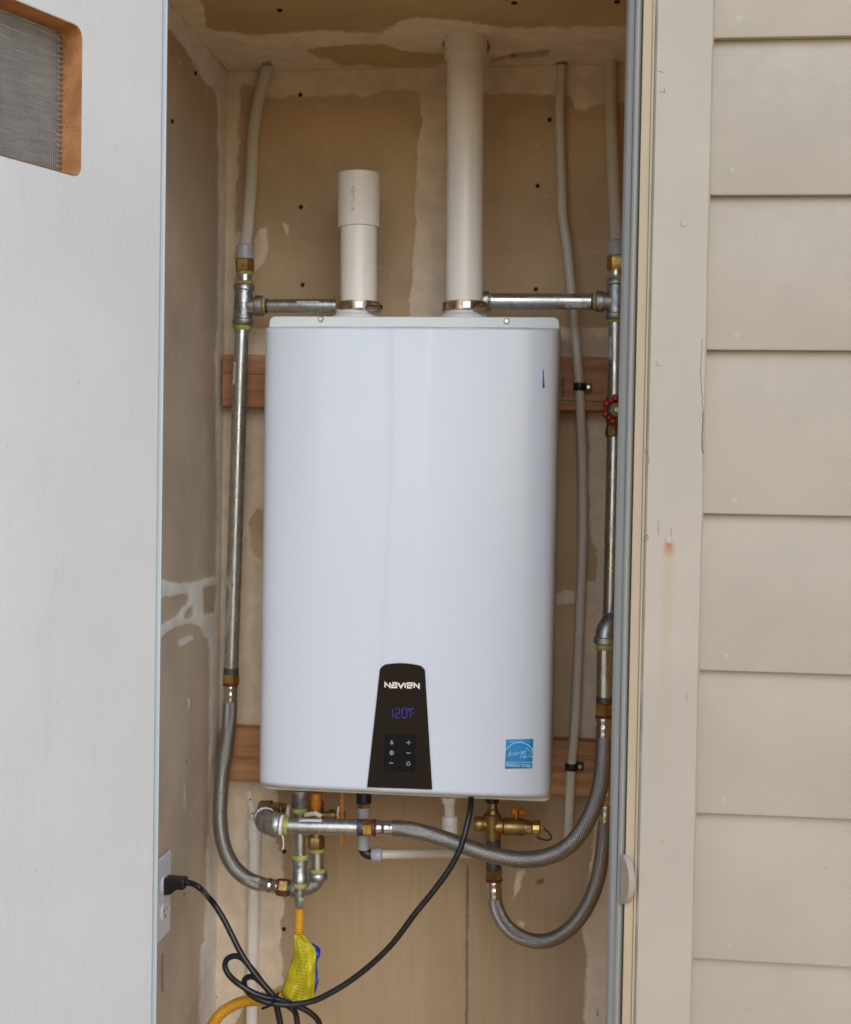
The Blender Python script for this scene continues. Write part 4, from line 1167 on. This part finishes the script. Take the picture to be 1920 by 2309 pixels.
# ------------------------------------------------------------------ right riser
YR = 2.215
RR = m(16, YR)
rr_ = thing('riser_pipe', at(1385, 1000, YR), 'right galvanised riser pipe with tee, elbow and red wheel valve', 'pipe', 'galvanised riser pipes beside the heater')
MB().turned(at(1389.5, 715, YR), at(1387, 905, YR), [(0, RR), (1, RR)], 28).build('pipe', MAT['galv'], rr_)
t = MB()
t.turned(at(1391, 629, YR), at(1390, 720, YR), [(0, m(22, YR)), (0.02, m(24, YR)), (0.13, m(24, YR)), (0.16, m(20.5, YR)), (0.5, m(21.5, YR)), (0.84, m(20.5, YR)), (0.87, m(24, YR)), (0.98, m(24, YR)), (1, m(22, YR))], 32)
t.turned(at(1390, 680, YR), at(1345, 679.5, YR), [(0, m(19, YR)), (0.6, m(20, YR)), (0.65, m(24, YR)), (0.97, m(24, YR)), (1, m(22, YR))], 32)
t.build('tee', MAT['cast'], rr_, True, 50)
MB().turned(at(1348, 680, YR), at(1096, 679, YR), [(0, m(18, YR)), (1, m(18, YR))], 28).build('side_pipe', MAT['galv'], rr_)
eb = MB()
eb.sweep(arc3(at(1104, 679, YR + .01), at(1075, 679, YR + .01), at(1075, 679, Y_WALL - 0.004)), m(20, YR), 20)
collar(eb, at(1104, 679, YR), at(1089, 679, YR), m(22.5, YR))
eb.build('elbow', MAT['cast'], rr_)
sealring(at(1345, 680, YR), at(1338, 680, YR), m(20.5, YR), rr_)
band(at(1338, 680, YR), at(1333, 680, YR), m(18.4, YR), rr_)
sealring(at(1104, 679, YR), at(1108, 679, YR), m(19.5, YR), rr_)
wraplabel(at(1276, 680, YR), at(1324, 680, YR), m(18.4, YR), 0.2, 0.95, rr_)
sealring(at(1390, 720, YR), at(1390, 727, YR), m(18.5, YR), rr_)
MB().turned(at(1391.5, 606, YR), at(1391, 630, YR), [(0, m(16, YR)), (1, m(16, YR))], 24).build('nipple', MAT['galv'], rr_)
sealring(at(1391, 622, YR), at(1391, 629, YR), m(18.5, YR), rr_)
hexnut(at(1391.5, 575, YR), at(1391.5, 609, YR), m(22, YR), rr_)
MB().turned(at(1391.5, 544, YR), at(1391.5, 576, YR), [(0, m(17, YR)), (0.12, m(19.5, YR)), (1, m(20, YR))], 28).build('coupling', MAT['greyplastic'], rr_)
wraplabel(at(1389, 760, YR), at(1388, 812, YR), m(16.3, YR), 0.55, 1.2, rr_)
# wheel valve in the riser
b = MB()
b.turned(at(1387, 893, YR), at(1386, 985, YR), [(0, m(18, YR)), (0.12, m(20, YR)), (0.2, m(20, YR)), (0.3, m(17, YR)), (0.5, m(22, YR)), (0.7, m(17, YR)), (0.8, m(20, YR)), (0.97, m(20, YR)), (1, m(18, YR))], 8)
b.turned(at(1390, 925, YR), at(1390.5, 924, YR - 0.045), [(0, m(13, YR)), (0.6, m(13, YR)), (0.62, m(6, YR)), (1, m(6, YR))], 16)
b.build('valve_body', MAT['dullbrass'], rr_, True, 30)
hc = at(1391, 924, YR - 0.048)
wh = MB()
R0 = m(23, YR)
ringp = []
for k in range(49):
    a = 2 * math.pi * k / 48
    ringp.append(hc + Vector((math.cos(a) * R0, 0, math.sin(a) * R0)))
wh.sweep(ringp[:-1] + [ringp[0]], m(5.6, YR), 10, False)
for k in range(7):
    a = 2 * math.pi * (k + 0.15) / 7 + math.pi / 2
    c_ = hc + Vector((math.cos(a), 0, math.sin(a))) * m(26, YR)
    wh.turned(c_ + Vector((0, 0.006, 0)), c_ - Vector((0, 0.007, 0)), [(0, m(5, YR)), (0.2, m(8, YR)), (0.75, m(8, YR)), (1, m(4.5, YR))], 12)
for k in range(4):
    a = 2 * math.pi * k / 4 + 0.5
    wh.sweep([hc + Vector((math.cos(a), 0, math.sin(a))) * m(6, YR), hc + Vector((math.cos(a), 0, math.sin(a))) * m(24, YR)], m(3.5, YR), 8)
wheel = wh.build('valve_wheel', MAT['red'], rr_, True, 40)
MB().turned(hc + Vector((0, 0.002, 0)), hc - Vector((0, 0.0075, 0)), [(0, m(14.5, YR)), (0.7, m(14.5, YR)), (0.85, m(13, YR)), (0.86, m(9.5, YR)), (1, m(9, YR))], 24).build('wheel_washer', MAT['green'], wheel)
MB().turned(hc - Vector((0, 0.006, 0)), hc - Vector((0, 0.0125, 0)), [(0, m(8, YR)), (0.8, m(8, YR)), (1, m(6, YR))], 6).build('wheel_nut', MAT['brass'], wheel)
band(at(1386, 972, YR), at(1386, 985, YR), m(17.5, YR), rr_)
MB().turned(at(1386, 975, YR), at(1376.5, 1400, YR), [(0, RR), (1, RR)], 28).build('pipe', MAT['galv'], rr_)
e = MB()
pe0, pe1, pe2 = at(1366.5, 1440, YS), at(1366, 1393, YS), at(1420, 1396, 2.17)
e.sweep(arc3(pe0, pe1, pe2, 14), m(22.5, YS), 28)
collar(e, at(1366.5, 1452, YS), at(1366.5, 1436, YS), m(26.5, YS))
e.build('elbow', MAT['cast'], rr_, True, 50)
sealring(at(1366.5, 1465, YS), at(1366.5, 1452, YS), m(20.5, YS), rr_)
MB().turned(at(1366.5, 1455, YS), at(1365, 1575, YS), [(0, m(19.2, YS)), (1, m(19.2, YS))], 30).build('sleeve_pipe', MAT['galv'], rr_)
band(at(1365, 1571, YS), at(1364.5, 1585, YS), m(19.4, YS), rr_)

# ------------------------------------------------------------------ gas drop pipe
YG = 2.135
gas = thing('gas_drop_pipe', at(677, 1930, YG), 'galvanised gas drop pipe with union, crossing behind the horizontal pipe', 'pipe')
b = MB()
b.turned(at(678, 1782, YG), at(677, 1822, YG), [(0, m(20, YG)), (0.35, m(20.5, YG)), (0.4, m(19, YG)), (0.9, m(19, YG)), (1, m(18, YG))], 26)
b.build('top_coupling', MAT['cast'], gas, True, 50)
sealring(at(676, 1820, YG), at(676, 1832, YG), m(17.5, YG), gas)
MB().turned(at(676.5, 1820, YG), at(677.5, 1935, YG), [(0, m(14.8, YG)), (1, m(14.8, YG))], 26).build('pipe', MAT['galv'], gas)
sealring(at(677.5, 1927, YG), at(677.5, 1938, YG), m(18, YG), gas)
b = MB()
b.turned(at(677.5, 1937, YG), at(677, 1990, YG), [(0, m(17, YG)), (0.03, m(19, YG)), (0.22, m(19, YG)), (0.26, m(17, YG)), (0.68, m(17, YG)), (0.72, m(18.6, YG)), (0.97, m(18.6, YG)), (1, m(17, YG))], 26)
b.build('union', MAT['cast'], gas, True, 40)
sealring(at(677, 1989, YG), at(676.5, 2001, YG), m(16, YG), gas)
b = MB()
b.turned(at(676.5, 2000, YG), at(676, 2024, YG), [(0, m(14, YG)), (0.6, m(13.5, YG)), (0.7, m(10, YG)), (1, m(10, YG))], 22)
b.build('reducer', MAT['cast'], gas, True, 50)
hexnut(at(676, 2023, YG), at(675.5, 2050, YG), m(12, YG), gas, 'galv', 'flare_nut', 0)

# ------------------------------------------------------------------ yellow gas hose and its tag
yh = thing('gas_hose', at(640, 2230, YG), 'yellow corrugated gas hose running down and left below the pipes', 'hose')
P = smoothline([at(675.5, 2048, YG), at(675, 2080, YG), at(674.5, 2110, YG), at(673, 2160, 2.14), at(668, 2205, 2.14), at(652, 2234, 2.135), at(622, 2249, 2.13), at(588, 2255, 2.12), at(562, 2257, 2.115), at(537, 2263, 2.11), at(512, 2276, 2.105), at(494, 2291, 2.10), at(478, 2315, 2.10), at(462, 2350, 2.10), at(452, 2400, 2.10)], 0.00065)
rb = m(10.8, YG)
MB().sweep(P, lambda L: rb * (1.0 + min(0.16, L * 0.9)) * (1 + 0.055 * math.sin(2 * math.pi * L / 0.0039)), 16).build('corrugated_tube', MAT['yellow'], yh, True, 80)
rows = [(2108, 664, 685), (2122, 663.5, 696), (2136, 662.5, 711), (2156, 661, 713), (2180, 654, 711.5), (2204, 646, 711), (2222, 640, 709), (2240, 634, 707)]
def tagsheet(rows, Yf, bottom=None, nx=22):
    v, uv = [], []
    n = len(rows)
    RR_ = []
    for i in range(n - 1):
        for k in range(4):
            t_ = k / 4
            RR_.append(tuple(rows[i][q] * (1 - t_) + rows[i + 1][q] * t_ for q in range(3)))
    RR_.append(rows[-1])
    for j, (py, x0, x1) in enumerate(RR_):
        for i in range(nx + 1):
            s_ = i / nx
            t_ = j / (len(RR_) - 1)
            yy = py + (bottom(s_) * t_ ** 2 if bottom else 0)
            cr_ = mnoise.noise(Vector((s_ * 4.0 + py * 0.013, t_ * 7.0, 2.0))) * 0.0055 + abs(mnoise.noise(Vector((s_ * 9.0, t_ * 5.0 + s_ * 6, 6.0)))) * 0.0045
            v.append(at(x0 + (x1 - x0) * s_, yy, Yf(s_, t_) + cr_))
            uv.append((s_, t_))
    w = nx + 1
    f = [(j * w + i, j * w + i + 1, (j + 1) * w + i + 1, (j + 1) * w + i) for j in range(len(RR_) - 1) for i in range(nx)]
    return v, f, [[uv[q] for q in ff] for ff in f]
yt = thing('warning_tag', at(680, 2180, YG - 0.02), 'folded yellow printed tag with blue edge hanging on the gas hose', 'tag')
v, f, uv = tagsheet(rows, lambda s_, t_: YG - 0.016 - 0.012 * math.sin(math.pi * min(1, s_ * 1.05)) * (0.5 + 0.6 * t_) + 0.0045 * math.sin(s_ * 11 + t_ * 2.2) * t_ + 0.003 * math.sin(s_ * 5 - t_ * 9), lambda s_: 30 * math.sin(min(1.0, s_ * 1.35) * math.pi / 2) - 10 * s_)
o = MB().add(v, f, uv).build('front_sheet', MAT['ytag'], yt, True, 80)
o.modifiers.new('thick', 'SOLIDIFY').thickness = 0.0003
v, f, uv = tagsheet([(2126, 690, 704), (2138, 690, 723), (2152, 690, 723), (2172, 690, 715), (2190, 690, 717), (2212, 690, 719), (2232, 690, 714), (2246, 690, 708)], lambda s_, t_: YG - 0.006 + 0.004 * math.sin(t_ * 7), None, 10)
o = MB().add(v, f, uv).build('back_sheet', MAT['bluetag'], yt, True, 80)
o.modifiers.new('thick', 'SOLIDIFY').thickness = 0.0003
v, f, uv = tagsheet([(2236, 636, 668), (2246, 640, 672), (2258, 652, 674)], lambda s_, t_: YG - 0.010 - 0.004 * t_, None, 8)
o = MB().add(v, f, uv).build('card_end', MAT['paper'], yt, True, 80)
o.modifiers.new('thick', 'SOLIDIFY').thickness = 0.0003

# ------------------------------------------------------------------ right brass valve and the lower hose
YB = 2.17
br = thing('isolation_valve', at(1110, 1865, YB), 'brass service valve with orange handle and capped outlet under the heater', 'valve')
b = MB()
b.turned(at(1112, 1806, YB), at(1112, 1840, YB), [(0, m(10, YB)), (0.5, m(10, YB)), (0.6, m(13, YB)), (1, m(14, YB))], 24)
b.turned(at(1111, 1834, YB), at(1112, 1902, YB), [(0, m(17, YB)), (0.06, m(20.5, YB)), (0.14, m(20.5, YB)), (0.2, m(19, YB)), (0.7, m(19.5, YB)), (0.84, m(18, YB)), (0.86, m(14, YB)), (1, m(14, YB))], 30)
b.turned(at(1070, 1858, YB), at(1112, 1860, YB), [(0, m(15, YB)), (0.08, m(17.5, YB)), (0.42, m(17.5, YB)), (0.5, m(15, YB)), (1, m(15, YB))], 24)
b.turned(at(1112, 1863, YB), at(1188, 1866, YB), [(0, m(18, YB)), (0.3, m(17, YB)), (0.34, m(20, YB)), (0.9, m(19.5, YB)), (0.96, m(17, YB)), (1, m(17, YB))], 30)
b.build('body', MAT['dullbrass'], br, True, 40)
MB().turned(at(1111, 1797, YB), at(1111, 1811, YB), [(0, m(15, YB)), (0.9, m(15, YB)), (1, m(12, YB))], 20).build('gland_nut', MAT['softblack'], br)
hexnut(at(1187, 1866, YB), at(1201, 1866.5, YB), m(16, YB), br, 'dullbrass', 'hex_collar', 0)
cap = MB()
cap.turned(at(1203, 1866.5, YB), at(1219, 1867, YB), [(0, m(17.5, YB)), (0.85, m(17.5, YB)), (1, m(15, YB))], 12)
cap.build('outlet_cap', MAT['brass'], br, True, 25)
MB().turned(at(1219, 1867, YB), at(1230, 1867.5, YB), [(0, m(4, YB)), (0.6, m(4, YB)), (1, m(2, YB))], 10).build('cap_knob', MAT['brass'], br)
MB().sweep(smoothline([at(1226, 1869, YB), at(1236, 1876, YB), at(1243.5, 1886, YB - 0.004), at(1242, 1893, YB - 0.006), at(1233, 1895, YB - 0.008), at(1220, 1892, YB - 0.01), at(1211, 1888, YB - 0.012)], 0.003), m(2.0, YB), 8).build('cap_leash', MAT['softblack'], br)
hd = MB()
hd.turned(at(1165, 1846, YB), at(1166, 1828, YB - 0.004), [(0, m(6, YB)), (1, m(6, YB))], 12)
hd.build('handle_stem', MAT['brass'], br)
hd = MB()
hd.turned(at(1154, 1829, YB - 0.004), at(1184, 1832, YB + 0.006), [(0, m(7, YB)), (0.2, m(10, YB)), (0.45, m(7, YB)), (0.6, m(7, YB)), (0.85, m(9, YB)), (1, m(6, YB))], 12)
hd.build('valve_handle', MAT['orange'], br, True, 50)
MB().turned(at(1113, 1895, YB), at(1114, 1962, YB), [(0, m(17, YB)), (1, m(17.5, YB))], 24).build('pipe_stub', MAT['darkband'], br)
h3 = mk_hose('braided hose looping in a U below the right brass valve', at(1200, 2100, 2.18))
hexnut(at(1114, 1960, YB), at(1114.5, 1982, YB), m(20.5, YB), h3, 'dullbrass', 'hex_nut', 0)
band(at(1114.5, 1981, YB), at(1114.5, 1986, YB), m(19.5, YB), h3, 'redring', 'washer')
ferrule(at(1114.5, 1986, YB), at(1116, 2026, YB), m(17.6, YB), h3)
hose([(1115.8, 2022, YB), (1121, 2050, YB), (1137, 2082, 2.172), (1162, 2106, 2.175), (1192, 2119.5, 2.18), (1222, 2123, 2.185), (1253, 2115.5, 2.19), (1285, 2095, 2.195), (1313.5, 2062, 2.20), (1335, 2022, 2.205), (1348.5, 1982, 2.21), (1356.5, 1941, 2.215), (1361.5, 1898, 2.22), (1365, 1856, 2.225)], m(16.8, 2.19), h3)
ferrule(at(1368, 1815, 2.225), at(1365, 1858, 2.225), m(15.5, 2.2), h3)
hexnut(at(1370, 1792, 2.225), at(1368.5, 1815, 2.225), m(18, 2.2), h3)
MB().turned(at(1372, 1400, 2.25), at(1370, 1795, 2.225), [(0, m(15, 2.2)), (1, m(15, 2.2))], 24).build('feed_pipe', MAT['galv'], h3)

# ------------------------------------------------------------------ condensate line
YC = 2.15
cd = thing('condensate_line', at(830, 1910, YC), 'condensate fitting with black elbow and milky tube to the right', 'pipe')
MB().turned(at(821, 1788, YC), at(821, 1812, YC), [(0, m(17.5, YC)), (0.9, m(17.5, YC)), (1, m(15, YC))], 20).build('dark_nut', MAT['softblack'], cd)
hexnut(at(821, 1811, YC), at(821, 1822, YC), m(15.5, YC), cd, 'dullbrass', 'threaded_ring', 0)
MB().turned(at(820.5, 1821, YC), at(820, 1915, YC), [(0, m(14.5, YC)), (1, m(13.5, YC))], 24).build('clear_pipe', MAT['greyplastic'], cd)
e = MB()
e.sweep(arc3(at(819.5, 1910, YC), at(820, 1928, YC), at(842, 1927, YC), 8), m(12, YC), 18)
e.build('elbow', MAT['softblack'], cd, True, 50)
collar_b = MB()
collar(collar_b, at(839, 1927.5, YC), at(862, 1927.5, YC), m(16, YC))
collar_b.build('end_nut', MAT['greyplastic'], cd)
MB().sweep(smoothline([at(860, 1927, YC), at(930, 1925.5, YC + .02), at(1010, 1925, YC + .06), at(1110, 1926, YC + .12)], 0.01), m(11, YC), 18).build('tube', MAT['tube'], cd)
# white stub
st = thing('drain_stub', at(1014, 1840, YB), 'short white plastic stub with coupling under the heater, right of the panel', 'pipe')
MB().turned(at(1013, 1797, YB), at(1013.5, 1811, YB), [(0, m(17.5, YB)), (1, m(17, YB))], 8).build('nut', MAT['pvc'], st, True, 30)
MB().turned(at(1014, 1808, YB), at(1015, 1845, YB), [(0, m(12.5, YB)), (1, m(12.5, YB))], 24).build('pipe', MAT['pvc_cream'], st)
MB().turned(at(1015, 1841, YB), at(1015, 1888, YB), [(0, m(17, YB)), (0.04, m(18, YB)), (1, m(18, YB))], 26).build('coupling', MAT['pvc'], st)
# thin drain pipe on the left
YD = 2.318
dr = thing('drain_pipe', at(570, 2100, YD), 'thin white drain pipe standing against the wall at lower left', 'pipe')
MB().turned(at(575.5, 1850, YD), at(566, 2420, YD), [(0, m(13.4, YD)), (1, m(13.4, YD))], 26).build('pipe', MAT['pvc'], dr)
MB().turned(at(573.5, 1846, YD), at(573.5, 1895, YD), [(0, m(14.5, YD)), (0.05, m(16, YD)), (1, m(16, YD))], 26).build('coupling', MAT['pvc'], dr)
sp = MB()
a, b = at(562.5, 1790, YD + .012), at(575, 1862, YD - .006)
d = (b - a).normalized(); w = Vector((-d.z, 0, d.x)) * m(6, YD)
n_ = Vector((0, -0.0015, 0))
out = [a + w * math.cos(t) - d * m(6, YD) * math.sin(t) for t in np.linspace(0, math.pi, 9)] + [b - w, b + w]
k = len(out)
sp.add([p for p in out] + [p + n_ for p in out], [tuple(range(k)), tuple(reversed(range(k, 2 * k)))] + [(i, (i + 1) % k, (i + 1) % k + k, i + k) for i in range(k)])
strap = sp.build('hanger_strap', MAT['pvc'], dr, False)
for t_ in (0.18, 0.62):
    p = a.lerp(b, t_) + n_
    MB().turned(p + Vector((0, 0.001, 0)), p - Vector((0, 0.0004, 0)), [(0, 0.0018), (1, 0.0018)], 12).build('strap_hole', MAT['darkhole'], strap)

# ------------------------------------------------------------------ outlet, plug and cord
ot = thing('wall_outlet', atx(361, 2020, XL), 'white duplex wall outlet plate on the left closet wall', 'outlet')
c1, c2, c3, c4 = atx(347, 1943.5, XL), atx(378, 1915, XL), atx(376.3, 2099, XL), atx(343.7, 2132.5, XL)
yA, yB_ = (c1.y + c4.y) / 2, (c2.y + c3.y) / 2
zA, zB_ = (c1.z + c2.z) / 2, (c3.z + c4.z) / 2
pl = MB()
pl.box((XL + 0.001, yA, zB_), (XL + 0.0065, yB_, zA))
pl.build('plate', MAT['plate'], ot, True, 40, 0.0035, 3)
ym = (yA + yB_) / 2
rec = []
for zz in (atx(362, 1993, XL).z, atx(362, 2054, XL).z):
    b = MB()
    rr2 = 0.0165
    poly = [(ym + 0.0165 * math.cos(t), zz + min(0.0135, max(-0.0135, 0.0175 * math.sin(t)))) for t in np.linspace(0, 2 * math.pi, 33)[:-1]]
    n = len(poly)
    v = [(XL + 0.006, p[0], p[1]) for p in poly] + [(XL + 0.0088, ym + (p[0] - ym) * 0.97, zz + (p[1] - zz) * 0.97) for p in poly]
    b.add(v, [tuple(range(n)), tuple(reversed(range(n, 2 * n)))] + [(i, (i + 1) % n, (i + 1) % n + n, i + n) for i in range(n)])
    ro = b.build('receptacle', MAT['plate'], ot, True, 40)
    rec.append(ro)
    s_ = MB()
    for dy in (-0.0062, 0.0062):
        s_.box((XL + 0.0085, ym + dy - 0.0008, zz - 0.001), (XL + 0.0091, ym + dy + 0.0008, zz + 0.007))
    s_.turned((XL + 0.0085, ym, zz - 0.007), (XL + 0.0091, ym, zz - 0.007), [(0, 0.0026), (1, 0.0026)], 12)
    s_.build('slots', MAT['darkhole'], ro, False)
zc = (zA + zB_) / 2
MB().turned((XL + 0.006, ym, zc), (XL + 0.0078, ym, zc), [(0, 0.003), (0.7, 0.003), (1, 0.002)], 12).build('plate_screw', MAT['plate'], ot)
cord = thing('power_cord', at(640, 2240, 2.06), 'black power cord with plug, looped and tied in a bundle at the bottom', 'cord')
zp = atx(362, 1993, XL).z
Yp = ym
PX = [(365, 1976), (390, 1977.5), (408, 1979), (420.5, 1980), (421, 2003), (402, 2003.5), (388, 2014), (366, 2015)]
poly = [at(x, y, Yp) for x, y in PX]
pg = MB()
poly = [(max(p.x, XL + 0.0085), p.z) for p in poly]
pg.prism(poly, Yp - 0.012, Yp + 0.012)
pg.build('plug', MAT['softblack'], cord, True, 40, 0.003, 3)
rc = m(6.7, 2.06)
def cordrun(px): return MB().sweep(smoothline([at(*q) for q in px], 0.004), rc, 14)
run = cordrun([(418, 1990, Yp), (434, 1993, Yp), (452, 2004, Yp - .01), (470, 2023, 2.07), (486, 2043, 2.065), (504, 2072, 2.06), (522, 2107, 2.055), (540, 2143, 2.05), (558, 2172, 2.047), (577, 2199, 2.045), (599, 2225, 2.045), (616, 2244, 2.045), (636, 2260, 2.05), (661, 2277, 2.055), (668, 2290, 2.06), (671, 2315, 2.06), (672, 2360, 2.06)])
run.build('cable', MAT['cord'], cord, True, 80)
run = cordrun([(1063, 1795, 2.07), (1062, 1815, 2.05), (1058, 1842, 2.035), (1050, 1876, 2.025), (1038, 1914, 2.02), (1016, 1957, 2.02), (980, 2007, 2.02), (937, 2060, 2.022), (888, 2125, 2.025), (840, 2173, 2.028), (789, 2213, 2.03), (741, 2242, 2.03), (705, 2258, 2.03), (661, 2266, 2.028), (621, 2264, 2.026), (588, 2256, 2.026), (568, 2245, 2.03), (556, 2233, 2.035), (550.5, 2219, 2.045), (553, 2208, 2.055), (563, 2203, 2.062), (577, 2206, 2.066), (594, 2222, 2.068), (612, 2242, 2.07), (622, 2266, 2.07), (628, 2292, 2.07), (636, 2330, 2.07), (640, 2380, 2.07)])
run.build('cable', MAT['cord'], cord, True, 80)
run = cordrun([(724, 2360, 2.06), (721, 2310, 2.06), (703, 2287, 2.055), (678, 2272, 2.05), (650, 2262, 2.045), (625, 2254, 2.04), (598, 2249, 2.035), (569, 2238, 2.03), (540, 2220, 2.03), (519, 2202, 2.035), (508, 2182, 2.04), (511, 2165, 2.05), (526, 2156.5, 2.06), (544, 2160, 2.065), (562, 2178, 2.066), (580, 2200, 2.064), (600, 2228, 2.06), (617, 2252, 2.058), (626, 2275, 2.06), (633, 2310, 2.06), (636, 2360, 2.06)])
run.build('cable', MAT['cord'], cord, True, 80)
tie = MB()
tie.sweep(smoothline([at(591, 2275, 2.03), at(602, 2271, 2.028), at(613, 2265, 2.022), at(621, 2250, 2.018), at(628, 2240, 2.03)], 0.003), m(3.2, 2.03), 8)
tie.build('cable_tie', MAT['softblack'], cord)
